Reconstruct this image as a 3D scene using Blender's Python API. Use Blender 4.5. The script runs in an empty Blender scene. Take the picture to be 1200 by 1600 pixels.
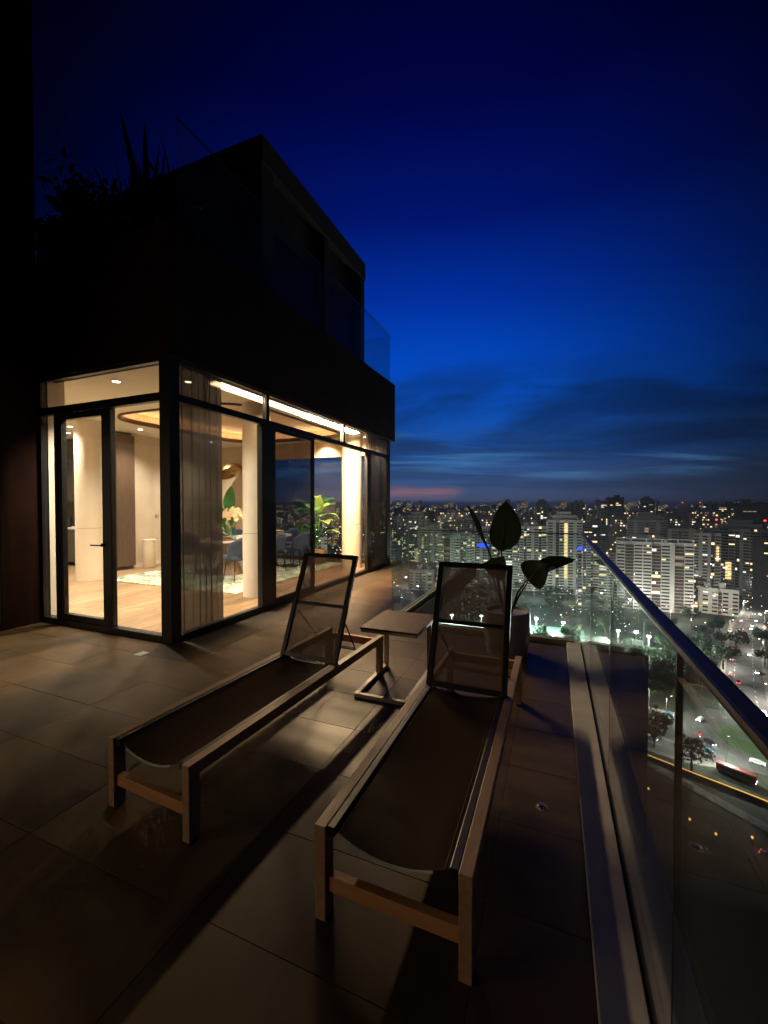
import bpy, bmesh, math, random
from mathutils import Vector, Matrix

random.seed(7)
scene = bpy.context.scene
col = scene.collection
R = math.radians

# ------------------------------------------------------------------ camera
FPX, EYE = 650.0, 1.5                       # focal length in photo pixels (1200 wide), eye height
YAW, PITCH = R(22.256), R(1.146)            # turned left of the terrace axis, tipped slightly down
cam_data = bpy.data.cameras.new('camera')
cam_data.sensor_fit = 'HORIZONTAL'
cam_data.sensor_width = 36.0
cam_data.lens = FPX / 1200.0 * 36.0
cam_data.clip_start = 0.05
cam_data.clip_end = 30000.0
cam = bpy.data.objects.new('camera', cam_data)
col.objects.link(cam)
cam.location = (0, 0, EYE)
cam.rotation_euler = (math.pi / 2 - PITCH, 0, YAW)
scene.camera = cam


def ray(u, v):
    xc, yc = (u - 600) / FPX, -(v - 800) / FPX
    cp, sp = math.cos(PITCH), math.sin(PITCH)
    d = Vector((xc, yc * sp + cp, yc * cp - sp))
    c, s = math.cos(YAW), math.sin(YAW)
    return Vector((c * d.x - s * d.y, s * d.x + c * d.y, d.z))


def ground(u, v, z=-100.0):
    """point of the plane at height z that lies in this direction from the terrace"""
    d = ray(u, v)
    return Vector((0, 0, EYE)) + d * ((z - EYE) / d.z)


def deep(u, v, dist):
    """point at a given depth in this direction"""
    return Vector((0, 0, EYE)) + ray(u, v) * dist


# ------------------------------------------------------------------ sky
world = bpy.data.worlds.new('World')
scene.world = world
world.use_nodes = True
wn, wl = world.node_tree.nodes, world.node_tree.links
wn.clear()


def W(kind, **kw):
    n = wn.new(kind)
    for k, v in kw.items():
        setattr(n, k, v)
    return n


def wmath(op, a, b=None, c=None, clamp=False):
    n = W('ShaderNodeMath', operation=op, use_clamp=clamp)
    for i, x in enumerate((a, b, c)):
        if x is None:
            continue
        if isinstance(x, (int, float)):
            n.inputs[i].default_value = x
        else:
            wl.new(x, n.inputs[i])
    return n.outputs[0]


def wrange(x, a, b, c=0.0, d=1.0, smooth=True):
    n = W('ShaderNodeMapRange', interpolation_type='SMOOTHSTEP' if smooth else 'LINEAR')
    wl.new(x, n.inputs[0])
    for i, k in enumerate((a, b, c, d)):
        n.inputs[i + 1].default_value = k
    return n.outputs[0]


def wmix(fac, a, b, blend='MIX'):
    n = W('ShaderNodeMix', data_type='RGBA', blend_type=blend)
    for s, x in ((0, fac), (6, a), (7, b)):
        if isinstance(x, (int, float)):
            n.inputs[s].default_value = x
        elif isinstance(x, tuple):
            n.inputs[s].default_value = x + (1,)
        else:
            wl.new(x, n.inputs[s])
    return n.outputs[2]


tc = W('ShaderNodeTexCoord')
sep = W('ShaderNodeSeparateXYZ')
wl.new(tc.outputs['Generated'], sep.inputs[0])
sx, sy, sz = sep.outputs
elev = wmath('MULTIPLY', wmath('ARCSINE', sz), 180 / math.pi)
hlen = wmath('SQRT', wmath('ADD', wmath('MULTIPLY', sx, sx), wmath('MULTIPLY', sy, sy)))
hx, hy = wmath('DIVIDE', sx, wmath('MAXIMUM', hlen, 0.001)), wmath('DIVIDE', sy, wmath('MAXIMUM', hlen, 0.001))


def azdot(az):
    return wmath('ADD', wmath('MULTIPLY', hx, math.sin(az)), wmath('MULTIPLY', hy, math.cos(az)))


_s = ray(660, 787)
AZ = math.atan2(_s.x, _s.y)                # azimuth of the afterglow
glow = wmath('ADD', wmath('MULTIPLY', wmath('POWER', wrange(azdot(AZ), 0.66, 1.0, 0.0, 1.0, smooth=False), 2.1), 0.95), 0.05)
glow = wmath('ADD', wmath('MULTIPLY', glow, wrange(elev, 75, 35)), wmath('MULTIPLY', wrange(elev, 35, 75), 0.16))
ramp = W('ShaderNodeValToRGB')
wl.new(wmath('DIVIDE', elev, 60.0, clamp=True), ramp.inputs[0])
stops = [(0.0, (0.060, 0.078, 0.165)), (0.05, (0.034, 0.080, 0.215)), (0.125, (0.008, 0.085, 0.36)),
         (0.22, (0.001, 0.085, 0.54)), (0.30, (0.0, 0.066, 0.54)), (0.42, (0.0, 0.030, 0.36)),
         (0.56, (0.0, 0.007, 0.155)), (0.72, (0.0, 0.0012, 0.062)), (1.0, (0.0, 0.0, 0.014))]
el = ramp.color_ramp.elements
while len(el) < len(stops):
    el.new(0.5)
for e, (p, c) in zip(el, stops):
    e.position, e.color = p, c + (1,)
sky = wmix(1.0, ramp.outputs[0], glow, 'MULTIPLY')
# clouds on a flat layer seen in perspective
inv = wmath('DIVIDE', 1.0, wmath('ADD', wmath('MAXIMUM', sz, 0.0), 0.10))
cv = W('ShaderNodeCombineXYZ')
# turn the layer so that its first axis runs across the afterglow and its second away from the viewer
ca, sa = math.cos(AZ), math.sin(AZ)
cx_ = wmath('MULTIPLY', wmath('SUBTRACT', wmath('MULTIPLY', sx, ca), wmath('MULTIPLY', sy, sa)), inv)
cy_ = wmath('MULTIPLY', wmath('ADD', wmath('MULTIPLY', sx, sa), wmath('MULTIPLY', sy, ca)), inv)
wl.new(cx_, cv.inputs[0])
wl.new(cy_, cv.inputs[1])


def cloud_noise(scale, detail, rough, off, stretch=(1, 1, 1), turn=0.0, dist=0.4):
    m = W('ShaderNodeMapping')
    m.inputs['Location'].default_value = off
    m.inputs['Rotation'].default_value = (0, 0, turn)
    m.inputs['Scale'].default_value = stretch
    wl.new(cv.outputs[0], m.inputs[0])
    n = W('ShaderNodeTexNoise')
    n.inputs['Scale'].default_value = scale
    n.inputs['Detail'].default_value = detail
    n.inputs['Roughness'].default_value = rough
    n.inputs['Distortion'].default_value = dist
    wl.new(m.outputs[0], n.inputs['Vector'])
    return n.outputs[0]


high = wmath('MULTIPLY', wrange(elev, 3.0, 8.0), wrange(elev, 21, 14))
mass = wmath('MULTIPLY', wrange(cloud_noise(0.55, 8, 0.55, (11.3, 5.2, 0), (0.7, 1.0, 1), 0.12, 0.6), 0.42, 0.60), high)
sky = wmix(wmath('MULTIPLY', mass, 0.78), sky, wmix(1.0, (0.003, 0.026, 0.13), glow, 'MULTIPLY'))
low = wmath('MULTIPLY', wrange(elev, 0.5, 2.5), wrange(elev, 11, 7))
dark = wmath('MULTIPLY', wrange(cloud_noise(0.75, 8, 0.6, (0.3, 3.3, 0), (0.55, 1.3, 1), -0.08), 0.40, 0.62), low)
sky = wmix(wmath('MULTIPLY', dark, 0.70), sky, wmix(1.0, (0.016, 0.042, 0.125), glow, 'MULTIPLY'))
pale = wmath('MULTIPLY', wrange(cloud_noise(0.62, 8, 0.62, (6.6, 9.1, 0), (0.42, 1.5, 1), -0.10, 0.8), 0.47, 0.66),
             wmath('MULTIPLY', wrange(elev, 2.0, 4.5), wrange(elev, 11, 7)))
sky = wmix(wmath('MULTIPLY', wmath('MULTIPLY', pale, 0.75), glow), sky, (0.075, 0.25, 0.48))
pink = wmath('MULTIPLY', wmath('MULTIPLY', wrange(elev, 0.2, 1.2), wrange(elev, 2.8, 1.5)), wrange(azdot(AZ - R(1.0)), 0.991, 1.0))
pink = wmath('MULTIPLY', pink, wrange(cloud_noise(0.8, 6, 0.6, (1.7, 2.0, 0), (0.5, 1.2, 1)), 0.36, 0.58))
sky = wmix(wmath('MULTIPLY', pink, 0.6), sky, (0.36, 0.165, 0.165))
sky = wmix(wrange(elev, 0.3, -1.0), sky, (0.006, 0.008, 0.013))
bg = W('ShaderNodeBackground')
wl.new(sky, bg.inputs[0])
bg.inputs[1].default_value = 1.0
wo = W('ShaderNodeOutputWorld')
wl.new(bg.outputs[0], wo.inputs[0])

# ------------------------------------------------------------------ exposure and render settings
vs = scene.view_settings
vs.view_transform = 'Standard'
vs.look = 'None'
vs.exposure = 0.0
vs.gamma = 1.0
vs.use_curve_mapping = False
scene.cycles.use_denoising = True
try:
    scene.cycles.denoiser = 'OPENIMAGEDENOISE'
except Exception:
    pass
scene.cycles.max_bounces = 7
scene.cycles.adaptive_threshold = 0.03
scene.cycles.diffuse_bounces = 4
scene.cycles.glossy_bounces = 4
scene.cycles.transmission_bounces = 6
scene.cycles.transparent_max_bounces = 32
scene.cycles.sample_clamp_indirect = 4.0
scene.cycles.caustics_reflective = False
scene.cycles.caustics_refractive = False
scene.cycles.use_light_tree = True

# ------------------------------------------------------------------ materials
MATS = {}


def new_mat(name):
    m = bpy.data.materials.new(name)
    m.use_nodes = True
    nt = m.node_tree
    nt.nodes.clear()
    out = nt.nodes.new('ShaderNodeOutputMaterial')
    MATS[name] = m
    return m, nt, out


def lk(nt, a, b):
    nt.links.new(a, b)


def solid(name, c1, rough=0.6, c2=None, scale=6.0, metal=0.0, bump=0.0, bscale=40.0, stretch=(1, 1, 1), rvar=0.1, vary=0.0, spec=0.5, detail=6):
    """noise mottled surface; vary = brightness change from object to object"""
    m, nt, out = new_mat(name)
    b = nt.nodes.new('ShaderNodeBsdfPrincipled')
    b.inputs['Metallic'].default_value = metal
    b.inputs['Specular IOR Level'].default_value = spec
    lk(nt, b.outputs[0], out.inputs[0])
    tcn = nt.nodes.new('ShaderNodeTexCoord')
    mp = nt.nodes.new('ShaderNodeMapping')
    mp.inputs['Scale'].default_value = stretch
    src = tcn.outputs['Object']
    if vary:
        oi = nt.nodes.new('ShaderNodeObjectInfo')
        va = nt.nodes.new('ShaderNodeVectorMath')
        va.operation = 'MULTIPLY_ADD'
        va.inputs[1].default_value = (37, 53, 11)
        cmb = nt.nodes.new('ShaderNodeCombineXYZ')
        for i in range(3):
            lk(nt, oi.outputs['Random'], cmb.inputs[i])
        lk(nt, cmb.outputs[0], va.inputs[0])
        lk(nt, src, va.inputs[2])
        src = va.outputs[0]
    lk(nt, src, mp.inputs[0])
    n = nt.nodes.new('ShaderNodeTexNoise')
    n.inputs['Scale'].default_value = scale
    n.inputs['Detail'].default_value = detail
    n.inputs['Roughness'].default_value = 0.6
    lk(nt, mp.outputs[0], n.inputs['Vector'])
    mx = nt.nodes.new('ShaderNodeMix')
    mx.data_type = 'RGBA'
    c2 = c2 or tuple(x * 0.75 for x in c1)
    mx.inputs[6].default_value = c1 + (1,)
    mx.inputs[7].default_value = c2 + (1,)
    mr = nt.nodes.new('ShaderNodeMapRange')
    mr.inputs[1].default_value = 0.35
    mr.inputs[2].default_value = 0.65
    lk(nt, n.outputs[0], mr.inputs[0])
    lk(nt, mr.outputs[0], mx.inputs[0])
    csrc = mx.outputs[2]
    if vary:
        hv = nt.nodes.new('ShaderNodeHueSaturation')
        v2 = nt.nodes.new('ShaderNodeMapRange')
        v2.inputs[3].default_value = 1 - vary
        v2.inputs[4].default_value = 1 + vary
        lk(nt, oi.outputs['Random'], v2.inputs[0])
        lk(nt, v2.outputs[0], hv.inputs['Value'])
        lk(nt, csrc, hv.inputs['Color'])
        csrc = hv.outputs[0]
    lk(nt, csrc, b.inputs['Base Color'])
    rr = nt.nodes.new('ShaderNodeMapRange')
    rr.inputs[3].default_value = max(0.03, rough - rvar)
    rr.inputs[4].default_value = min(1, rough + rvar)
    lk(nt, n.outputs[0], rr.inputs[0])
    lk(nt, rr.outputs[0], b.inputs['Roughness'])
    if bump:
        n2 = nt.nodes.new('ShaderNodeTexNoise')
        n2.inputs['Scale'].default_value = bscale
        n2.inputs['Detail'].default_value = 5
        lk(nt, mp.outputs[0], n2.inputs['Vector'])
        bp = nt.nodes.new('ShaderNodeBump')
        bp.inputs['Strength'].default_value = bump
        bp.inputs['Distance'].default_value = 0.01
        lk(nt, n2.outputs[0], bp.inputs['Height'])
        lk(nt, bp.outputs[0], b.inputs['Normal'])
    return m


def glass(name, tint=(0.96, 0.98, 0.97), ior=1.5, gloss=(1, 1, 1), dirt=0.0):
    """thin clear pane: passes light straight, reflects by Fresnel, a little dust"""
    m, nt, out = new_mat(name)
    tr = nt.nodes.new('ShaderNodeBsdfTransparent')
    tr.inputs[0].default_value = tint + (1,)
    gl = nt.nodes.new('ShaderNodeBsdfGlossy')
    gl.inputs[0].default_value = gloss + (1,)
    gl.inputs['Roughness'].default_value = 0.008
    lw_ = nt.nodes.new('ShaderNodeLayerWeight')
    lw_.inputs[0].default_value = 0.5
    pw_ = nt.nodes.new('ShaderNodeMath')
    pw_.operation = 'POWER'
    pw_.inputs[1].default_value = 5.0
    lk(nt, lw_.outputs['Facing'], pw_.inputs[0])
    r0 = ((ior - 1) / (ior + 1)) ** 2
    fr = nt.nodes.new('ShaderNodeMath')
    fr.operation = 'MULTIPLY_ADD'
    fr.inputs[1].default_value = 1 - r0
    fr.inputs[2].default_value = r0
    lk(nt, pw_.outputs[0], fr.inputs[0])
    mx = nt.nodes.new('ShaderNodeMixShader')
    lk(nt, fr.outputs[0], mx.inputs[0])
    lk(nt, tr.outputs[0], mx.inputs[1])
    lk(nt, gl.outputs[0], mx.inputs[2])
    res = mx.outputs[0]
    if dirt:
        df = nt.nodes.new('ShaderNodeBsdfDiffuse')
        df.inputs[0].default_value = (0.55, 0.6, 0.58, 1)
        tcn = nt.nodes.new('ShaderNodeTexCoord')
        n = nt.nodes.new('ShaderNodeTexNoise')
        n.inputs['Scale'].default_value = 2.5
        n.inputs['Detail'].default_value = 8
        lk(nt, tcn.outputs['Object'], n.inputs['Vector'])
        mr = nt.nodes.new('ShaderNodeMapRange')
        mr.inputs[1].default_value, mr.inputs[2].default_value = 0.3, 0.75
        mr.inputs[3].default_value, mr.inputs[4].default_value = dirt * 0.3, dirt
        lk(nt, n.outputs[0], mr.inputs[0])
        m2 = nt.nodes.new('ShaderNodeMixShader')
        lk(nt, mr.outputs[0], m2.inputs[0])
        lk(nt, res, m2.inputs[1])
        lk(nt, df.outputs[0], m2.inputs[2])
        res = m2.outputs[0]
    lk(nt, res, out.inputs[0])
    return m


def emit(name, c, s, sample=True):
    m, nt, out = new_mat(name)
    e = nt.nodes.new('ShaderNodeEmission')
    e.inputs[0].default_value = c + (1,)
    e.inputs[1].default_value = s
    lk(nt, e.outputs[0], out.inputs[0])
    m.cycles.emission_sampling = 'AUTO' if sample else 'NONE'
    return m


def sheer(name, c, through, trans=0.3, weave=0.0):
    """see-through cloth: through = share of light that passes the holes"""
    m, nt, out = new_mat(name)
    df = nt.nodes.new('ShaderNodeBsdfDiffuse')
    df.inputs[0].default_value = c + (1,)
    tl = nt.nodes.new('ShaderNodeBsdfTranslucent')
    tl.inputs[0].default_value = c + (1,)
    tr = nt.nodes.new('ShaderNodeBsdfTransparent')
    a = nt.nodes.new('ShaderNodeMixShader')
    a.inputs[0].default_value = trans
    lk(nt, df.outputs[0], a.inputs[1])
    lk(nt, tl.outputs[0], a.inputs[2])
    b = nt.nodes.new('ShaderNodeMixShader')
    tcn = nt.nodes.new('ShaderNodeTexCoord')
    n = nt.nodes.new('ShaderNodeTexNoise')
    n.inputs['Scale'].default_value = 14
    lk(nt, tcn.outputs['Object'], n.inputs['Vector'])
    mr = nt.nodes.new('ShaderNodeMapRange')
    mr.inputs[3].default_value = max(0, through - weave)
    mr.inputs[4].default_value = through + weave
    lk(nt, n.outputs[0], mr.inputs[0])
    lk(nt, mr.outputs[0], b.inputs[0])
    lk(nt, a.outputs[0], b.inputs[1])
    lk(nt, tr.outputs[0], b.inputs[2])
    lk(nt, b.outputs[0], out.inputs[0])
    return m


def leafmat(name, c, c2, rough=0.4):
    m, nt, out = new_mat(name)
    b = nt.nodes.new('ShaderNodeBsdfPrincipled')
    b.inputs['Roughness'].default_value = rough
    tcn = nt.nodes.new('ShaderNodeTexCoord')
    n = nt.nodes.new('ShaderNodeTexNoise')
    n.inputs['Scale'].default_value = 5
    n.inputs['Detail'].default_value = 5
    lk(nt, tcn.outputs['Object'], n.inputs['Vector'])
    mx = nt.nodes.new('ShaderNodeMix')
    mx.data_type = 'RGBA'
    mx.inputs[6].default_value = c + (1,)
    mx.inputs[7].default_value = c2 + (1,)
    lk(nt, n.outputs[0], mx.inputs[0])
    lk(nt, mx.outputs[2], b.inputs['Base Color'])
    tl = nt.nodes.new('ShaderNodeBsdfTranslucent')
    lk(nt, mx.outputs[2], tl.inputs[0])
    ms = nt.nodes.new('ShaderNodeMixShader')
    ms.inputs[0].default_value = 0.3
    lk(nt, b.outputs[0], ms.inputs[1])
    lk(nt, tl.outputs[0], ms.inputs[2])
    lk(nt, ms.outputs[0], out.inputs[0])
    return m


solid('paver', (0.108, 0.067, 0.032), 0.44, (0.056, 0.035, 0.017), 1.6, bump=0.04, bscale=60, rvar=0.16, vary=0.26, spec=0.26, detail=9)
solid('grout', (0.055, 0.036, 0.018), 0.9, bump=0.2)
solid('kerb_stone', (0.60, 0.57, 0.56), 0.6, (0.48, 0.46, 0.45), 5, bump=0.1)
solid('aluminium', (0.46, 0.43, 0.40), 0.45, (0.36, 0.34, 0.31), 20, metal=0.35, rvar=0.1)
solid('channel_grey', (0.36, 0.33, 0.31), 0.55, (0.30, 0.27, 0.25), 20, metal=0.1, rvar=0.1)
solid('rail_steel', (0.075, 0.072, 0.070), 0.42, (0.055, 0.053, 0.052), 30, metal=0.35, rvar=0.1, spec=0.35)
solid('polished', (0.8, 0.66, 0.5), 0.12, (0.7, 0.66, 0.6), 30, metal=1.0, rvar=0.04)
solid('black_frame', (0.005, 0.005, 0.0055), 0.42, (0.008, 0.008, 0.008), 20, rvar=0.08)
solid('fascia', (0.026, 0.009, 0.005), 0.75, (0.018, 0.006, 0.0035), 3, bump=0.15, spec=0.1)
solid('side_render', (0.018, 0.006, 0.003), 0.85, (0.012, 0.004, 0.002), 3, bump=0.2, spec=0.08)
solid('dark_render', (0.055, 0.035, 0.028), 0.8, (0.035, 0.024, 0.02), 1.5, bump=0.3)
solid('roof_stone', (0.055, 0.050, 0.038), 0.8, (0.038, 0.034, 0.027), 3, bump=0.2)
solid('dark_glass', (0.006, 0.008, 0.012), 0.06, (0.01, 0.012, 0.016), 1, rvar=0.03, spec=0.8)
solid('oak', (0.31, 0.205, 0.115), 0.36, (0.215, 0.135, 0.072), 3.0, bump=0.05, bscale=30, stretch=(9, 0.8, 1), vary=0.2)
solid('ceiling_paint', (0.74, 0.67, 0.56), 0.9, (0.71, 0.64, 0.53), 2)
solid('cream_paint', (0.74, 0.66, 0.54), 0.75, (0.70, 0.62, 0.50), 3, bump=0.03)
solid('beige_wall', (0.64, 0.53, 0.41), 0.7, (0.59, 0.48, 0.37), 4, bump=0.05)
solid('tray_wood', (0.55, 0.36, 0.21), 0.5, (0.42, 0.26, 0.14), 2.5, stretch=(1, 6, 1))
solid('walnut', (0.11, 0.066, 0.04), 0.4, (0.075, 0.045, 0.028), 4, stretch=(8, 8, 0.7))
solid('dark_cabinet', (0.075, 0.062, 0.05), 0.3, (0.055, 0.046, 0.038), 5)
solid('white_stone', (0.75, 0.72, 0.66), 0.25, (0.62, 0.59, 0.54), 6)
solid('navy_velvet', (0.045, 0.065, 0.12), 0.85, (0.03, 0.045, 0.09), 12)
solid('bronze', (0.45, 0.29, 0.10), 0.3, (0.36, 0.22, 0.08), 10, metal=1.0)
solid('lounger_wood', (0.40, 0.262, 0.162), 0.5, (0.28, 0.178, 0.105), 5, bump=0.08, stretch=(6, 1, 6), vary=0.06)
solid('stretcher_wood', (0.55, 0.28, 0.12), 0.5, (0.42, 0.20, 0.085), 5, bump=0.08, stretch=(1, 6, 6))
solid('seam_thread', (0.16, 0.115, 0.085), 0.8)
solid('pale_trim', (0.45, 0.55, 0.53), 0.6)
solid('table_wood', (0.125, 0.058, 0.036), 0.55, (0.085, 0.038, 0.024), 4, bump=0.08, stretch=(8, 1, 1), spec=0.15)
solid('pot_glaze', (0.38, 0.36, 0.37), 0.30, (0.31, 0.29, 0.30), 5, bump=0.02)
solid('soil', (0.03, 0.022, 0.015), 0.95, bump=0.8)
solid('basket', (0.16, 0.10, 0.05), 0.8, (0.09, 0.055, 0.03), 20, bump=0.6)
solid('bark', (0.10, 0.075, 0.05), 0.9, (0.06, 0.045, 0.03), 10, bump=0.5)
solid('petal', (0.80, 0.68, 0.50), 0.6, (0.72, 0.56, 0.38), 10)
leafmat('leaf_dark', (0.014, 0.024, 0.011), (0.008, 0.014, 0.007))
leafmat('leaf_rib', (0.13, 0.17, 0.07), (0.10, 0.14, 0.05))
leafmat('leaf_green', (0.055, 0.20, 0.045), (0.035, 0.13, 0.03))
leafmat('leaf_lime', (0.22, 0.30, 0.055), (0.13, 0.24, 0.05))
leafmat('tree_leaf', (0.05, 0.085, 0.03), (0.025, 0.05, 0.02), 0.6)
glass('window_glass', (0.95, 0.96, 0.95), 1.5, dirt=0.012)
glass('sliding_glass', (0.52, 0.55, 0.60), 1.6, dirt=0.012)
glass('rail_glass', (0.90, 0.965, 0.945), 1.5, dirt=0.03)
glass('vase_glass', (0.6, 0.8, 0.82), 1.5)
sheer('sling', (0.062, 0.042, 0.032), 0.07, 0.25, 0.04)
sheer('backrest_mesh', (0.125, 0.086, 0.064), 0.19, 0.25, 0.05)
sheer('sheer_curtain', (0.052, 0.044, 0.038), 0.06, 0.30, 0.0)
emit('led_strip', (1.0, 0.68, 0.38), 640.0)
emit('led_strip_dim', (1.0, 0.68, 0.38), 26.0)
emit('cove_led', (1.0, 0.70, 0.40), 48.0)
emit('downlight_lens', (1.0, 0.80, 0.55), 40.0, False)
emit('curtain_glow', (1.0, 0.72, 0.45), 0.30)
emit('curtain_unseen', (1.0, 0.70, 0.40), 3.2)

# rug: leafy green, grey and white blotches
m, nt, out = new_mat('rug_pattern')
b = nt.nodes.new('ShaderNodeBsdfPrincipled')
b.inputs['Roughness'].default_value = 0.95
tcn = nt.nodes.new('ShaderNodeTexCoord')
n = nt.nodes.new('ShaderNodeTexNoise')
n.inputs['Scale'].default_value = 3.4
n.inputs['Detail'].default_value = 3
n.inputs['Distortion'].default_value = 1.6
lk(nt, tcn.outputs['Object'], n.inputs['Vector'])
cr = nt.nodes.new('ShaderNodeValToRGB')
cr.color_ramp.interpolation = 'CONSTANT'
for p, c in ((0.40, (0.10, 0.15, 0.10)), (0.47, (0.52, 0.53, 0.44)), (0.53, (0.20, 0.27, 0.19)), (0.58, (0.62, 0.60, 0.50))):
    e = cr.color_ramp.elements.new(p)
    e.color = c + (1,)
cr.color_ramp.elements[0].color = (0.26, 0.31, 0.22, 1)
lk(nt, n.outputs[0], cr.inputs[0])
lk(nt, cr.outputs[0], b.inputs['Base Color'])
lk(nt, b.outputs[0], out.inputs[0])


# ------------------------------------------------------------------ mesh building
class MB:
    def __init__(self):
        self.v, self.f = [], []

    def add(self, vs, fs):
        o = len(self.v)
        self.v += [tuple(p) for p in vs]
        self.f += [tuple(i + o for i in f) for f in fs]
        return self

    def box(self, x0, y0, z0, x1, y1, z1):
        return self.add([(x0, y0, z0), (x1, y0, z0), (x1, y1, z0), (x0, y1, z0), (x0, y0, z1), (x1, y0, z1), (x1, y1, z1), (x0, y1, z1)],
                        [(3, 2, 1, 0), (4, 5, 6, 7), (0, 1, 5, 4), (1, 2, 6, 5), (2, 3, 7, 6), (3, 0, 4, 7)])

    def bar(self, p, q, w, h, up=(0, 0, 1)):
        p, q = Vector(p), Vector(q)
        d = (q - p).normalized()
        s = d.cross(Vector(up))
        if s.length < 1e-4:
            s = d.cross(Vector((1, 0, 0)))
        s = s.normalized() * (w / 2)
        t = s.cross(d).normalized() * (h / 2)
        vs = [p - s - t, p + s - t, p + s + t, p - s + t, q - s - t, q + s - t, q + s + t, q - s + t]
        return self.add(vs, [(0, 1, 2, 3), (7, 6, 5, 4), (4, 5, 1, 0), (5, 6, 2, 1), (6, 7, 3, 2), (7, 4, 0, 3)])

    def tube(self, pts, r, n=8, r1=None):
        pts = [Vector(p) for p in pts]
        base = len(self.v)
        last = None
        for i, p in enumerate(pts):
            d = (pts[min(i + 1, len(pts) - 1)] - pts[max(i - 1, 0)]).normalized()
            a = last if last is not None else (Vector((0, 0, 1)) if abs(d.z) < 0.9 else Vector((1, 0, 0)))
            a = (a - d * a.dot(d)).normalized()
            last = a
            c = d.cross(a)
            rr = r if r1 is None else r + (r1 - r) * i / (len(pts) - 1)
            for k in range(n):
                t = 2 * math.pi * k / n
                self.v.append(tuple(p + a * math.cos(t) * rr + c * math.sin(t) * rr))
        for i in range(len(pts) - 1):
            for k in range(n):
                a0, b0 = base + i * n + k, base + i * n + (k + 1) % n
                self.f.append((a0, b0, b0 + n, a0 + n))
        self.f.append(tuple(base + k for k in reversed(range(n))))
        self.f.append(tuple(base + (len(pts) - 1) * n + k for k in range(n)))
        return self

    def lathe(self, prof, n=32, c=(0, 0, 0)):
        base = len(self.v)
        for r, z in prof:
            for k in range(n):
                t = 2 * math.pi * k / n
                self.v.append((c[0] + r * math.cos(t), c[1] + r * math.sin(t), c[2] + z))
        for i in range(len(prof) - 1):
            for k in range(n):
                a0, b0 = base + i * n + k, base + i * n + (k + 1) % n
                self.f.append((a0, b0, b0 + n, a0 + n))
        self.f.append(tuple(base + k for k in reversed(range(n))))
        self.f.append(tuple(base + (len(prof) - 1) * n + k for k in range(n)))
        return self

    def quad(self, *p):
        return self.add(p, [tuple(range(len(p)))])

    def grid(self, fn, nu, nv):
        vs = [fn(i / nu, j / nv) for j in range(nv + 1) for i in range(nu + 1)]
        fs = [(j * (nu + 1) + i, j * (nu + 1) + i + 1, (j + 1) * (nu + 1) + i + 1, (j + 1) * (nu + 1) + i) for j in range(nv) for i in range(nu)]
        return self.add(vs, fs)

    def mesh(self, name, mat, bevel=0.0, smooth=False):
        me = bpy.data.meshes.new(name)
        me.from_pydata(self.v, [], self.f)
        me.materials.append(MATS[mat])
        if bevel:
            bm = bmesh.new()
            bm.from_mesh(me)
            ed = [e for e in bm.edges if e.is_manifold and e.calc_face_angle(0) > 0.5]
            bmesh.ops.bevel(bm, geom=ed, offset=bevel, segments=2, affect='EDGES', profile=0.6)
            bm.to_mesh(me)
            bm.free()
        if smooth:
            for p in me.polygons:
                p.use_smooth = True
            me.set_sharp_from_angle(angle=R(42))
        me.update()
        return me

    def build(self, name, mat, parent=None, bevel=0.0, smooth=False):
        return link(name, self.mesh(name, mat, bevel, smooth), parent)


def link(name, me, parent=None):
    """coordinates are given in the parent's own frame"""
    o = bpy.data.objects.new(name, me)
    col.objects.link(o)
    if parent is not None:
        o.parent = parent
    return o


def tag(o, label=None, cat=None, group=None, kind=None):
    for k, v in (('label', label), ('category', cat), ('group', group), ('kind', kind)):
        if v:
            o[k] = v
    return o


def empty(name, label, cat, loc=(0, 0, 0), rz=0.0, group=None):
    o = bpy.data.objects.new(name, None)
    o.empty_display_size = 0.2
    col.objects.link(o)
    o.location = loc
    o.rotation_euler = (0, 0, rz)
    return tag(o, label, cat, group)


KIDS = {}


def copy_tree(o, parent=None):
    c = o.copy()
    col.objects.link(c)
    if parent is not None:
        c.parent = parent
    for ch in [k for k in bpy.data.objects if k.parent == o]:
        copy_tree(ch, c)
    return c


def leaf(base, tip, width, normal=(0, 0, 1), curl=0.12, fold=0.25, n=9, shape=0.42):
    """one broad leaf: halves folded up along the midrib, drooping to the tip"""
    mb = MB()
    base, tip = Vector(base), Vector(tip)
    d = tip - base
    L = d.length
    d.normalize()
    nrm = Vector(normal)
    nrm = (nrm - d * nrm.dot(d)).normalized()
    s = d.cross(nrm)

    def fn(a, b):
        x = (a - 0.5) * 2
        w = width / 2 * (math.sin(math.pi * min(1, b ** (math.log(0.5) / math.log(shape)))) ** 0.7 if 0 < b < 1 else 0.0)
        return base + d * (L * b) + s * (x * w) + nrm * (abs(x) * w * fold + curl * L * math.sin(math.pi * b) - 0.10 * L * b * b + 0.02 * width * math.sin(9 * b + 3 * x))
    return mb.grid(fn, 6, n)


def wb(mb, name, mat, parent, bevel=0.0, smooth=False):
    """build from world coordinates under an unrotated thing"""
    root = parent
    while root.parent is not None:
        root = root.parent
    L = Vector(root.location)
    mb.v = [tuple(Vector(p) - L) for p in mb.v]
    return mb.build(name, mat, parent, bevel, smooth)


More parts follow.
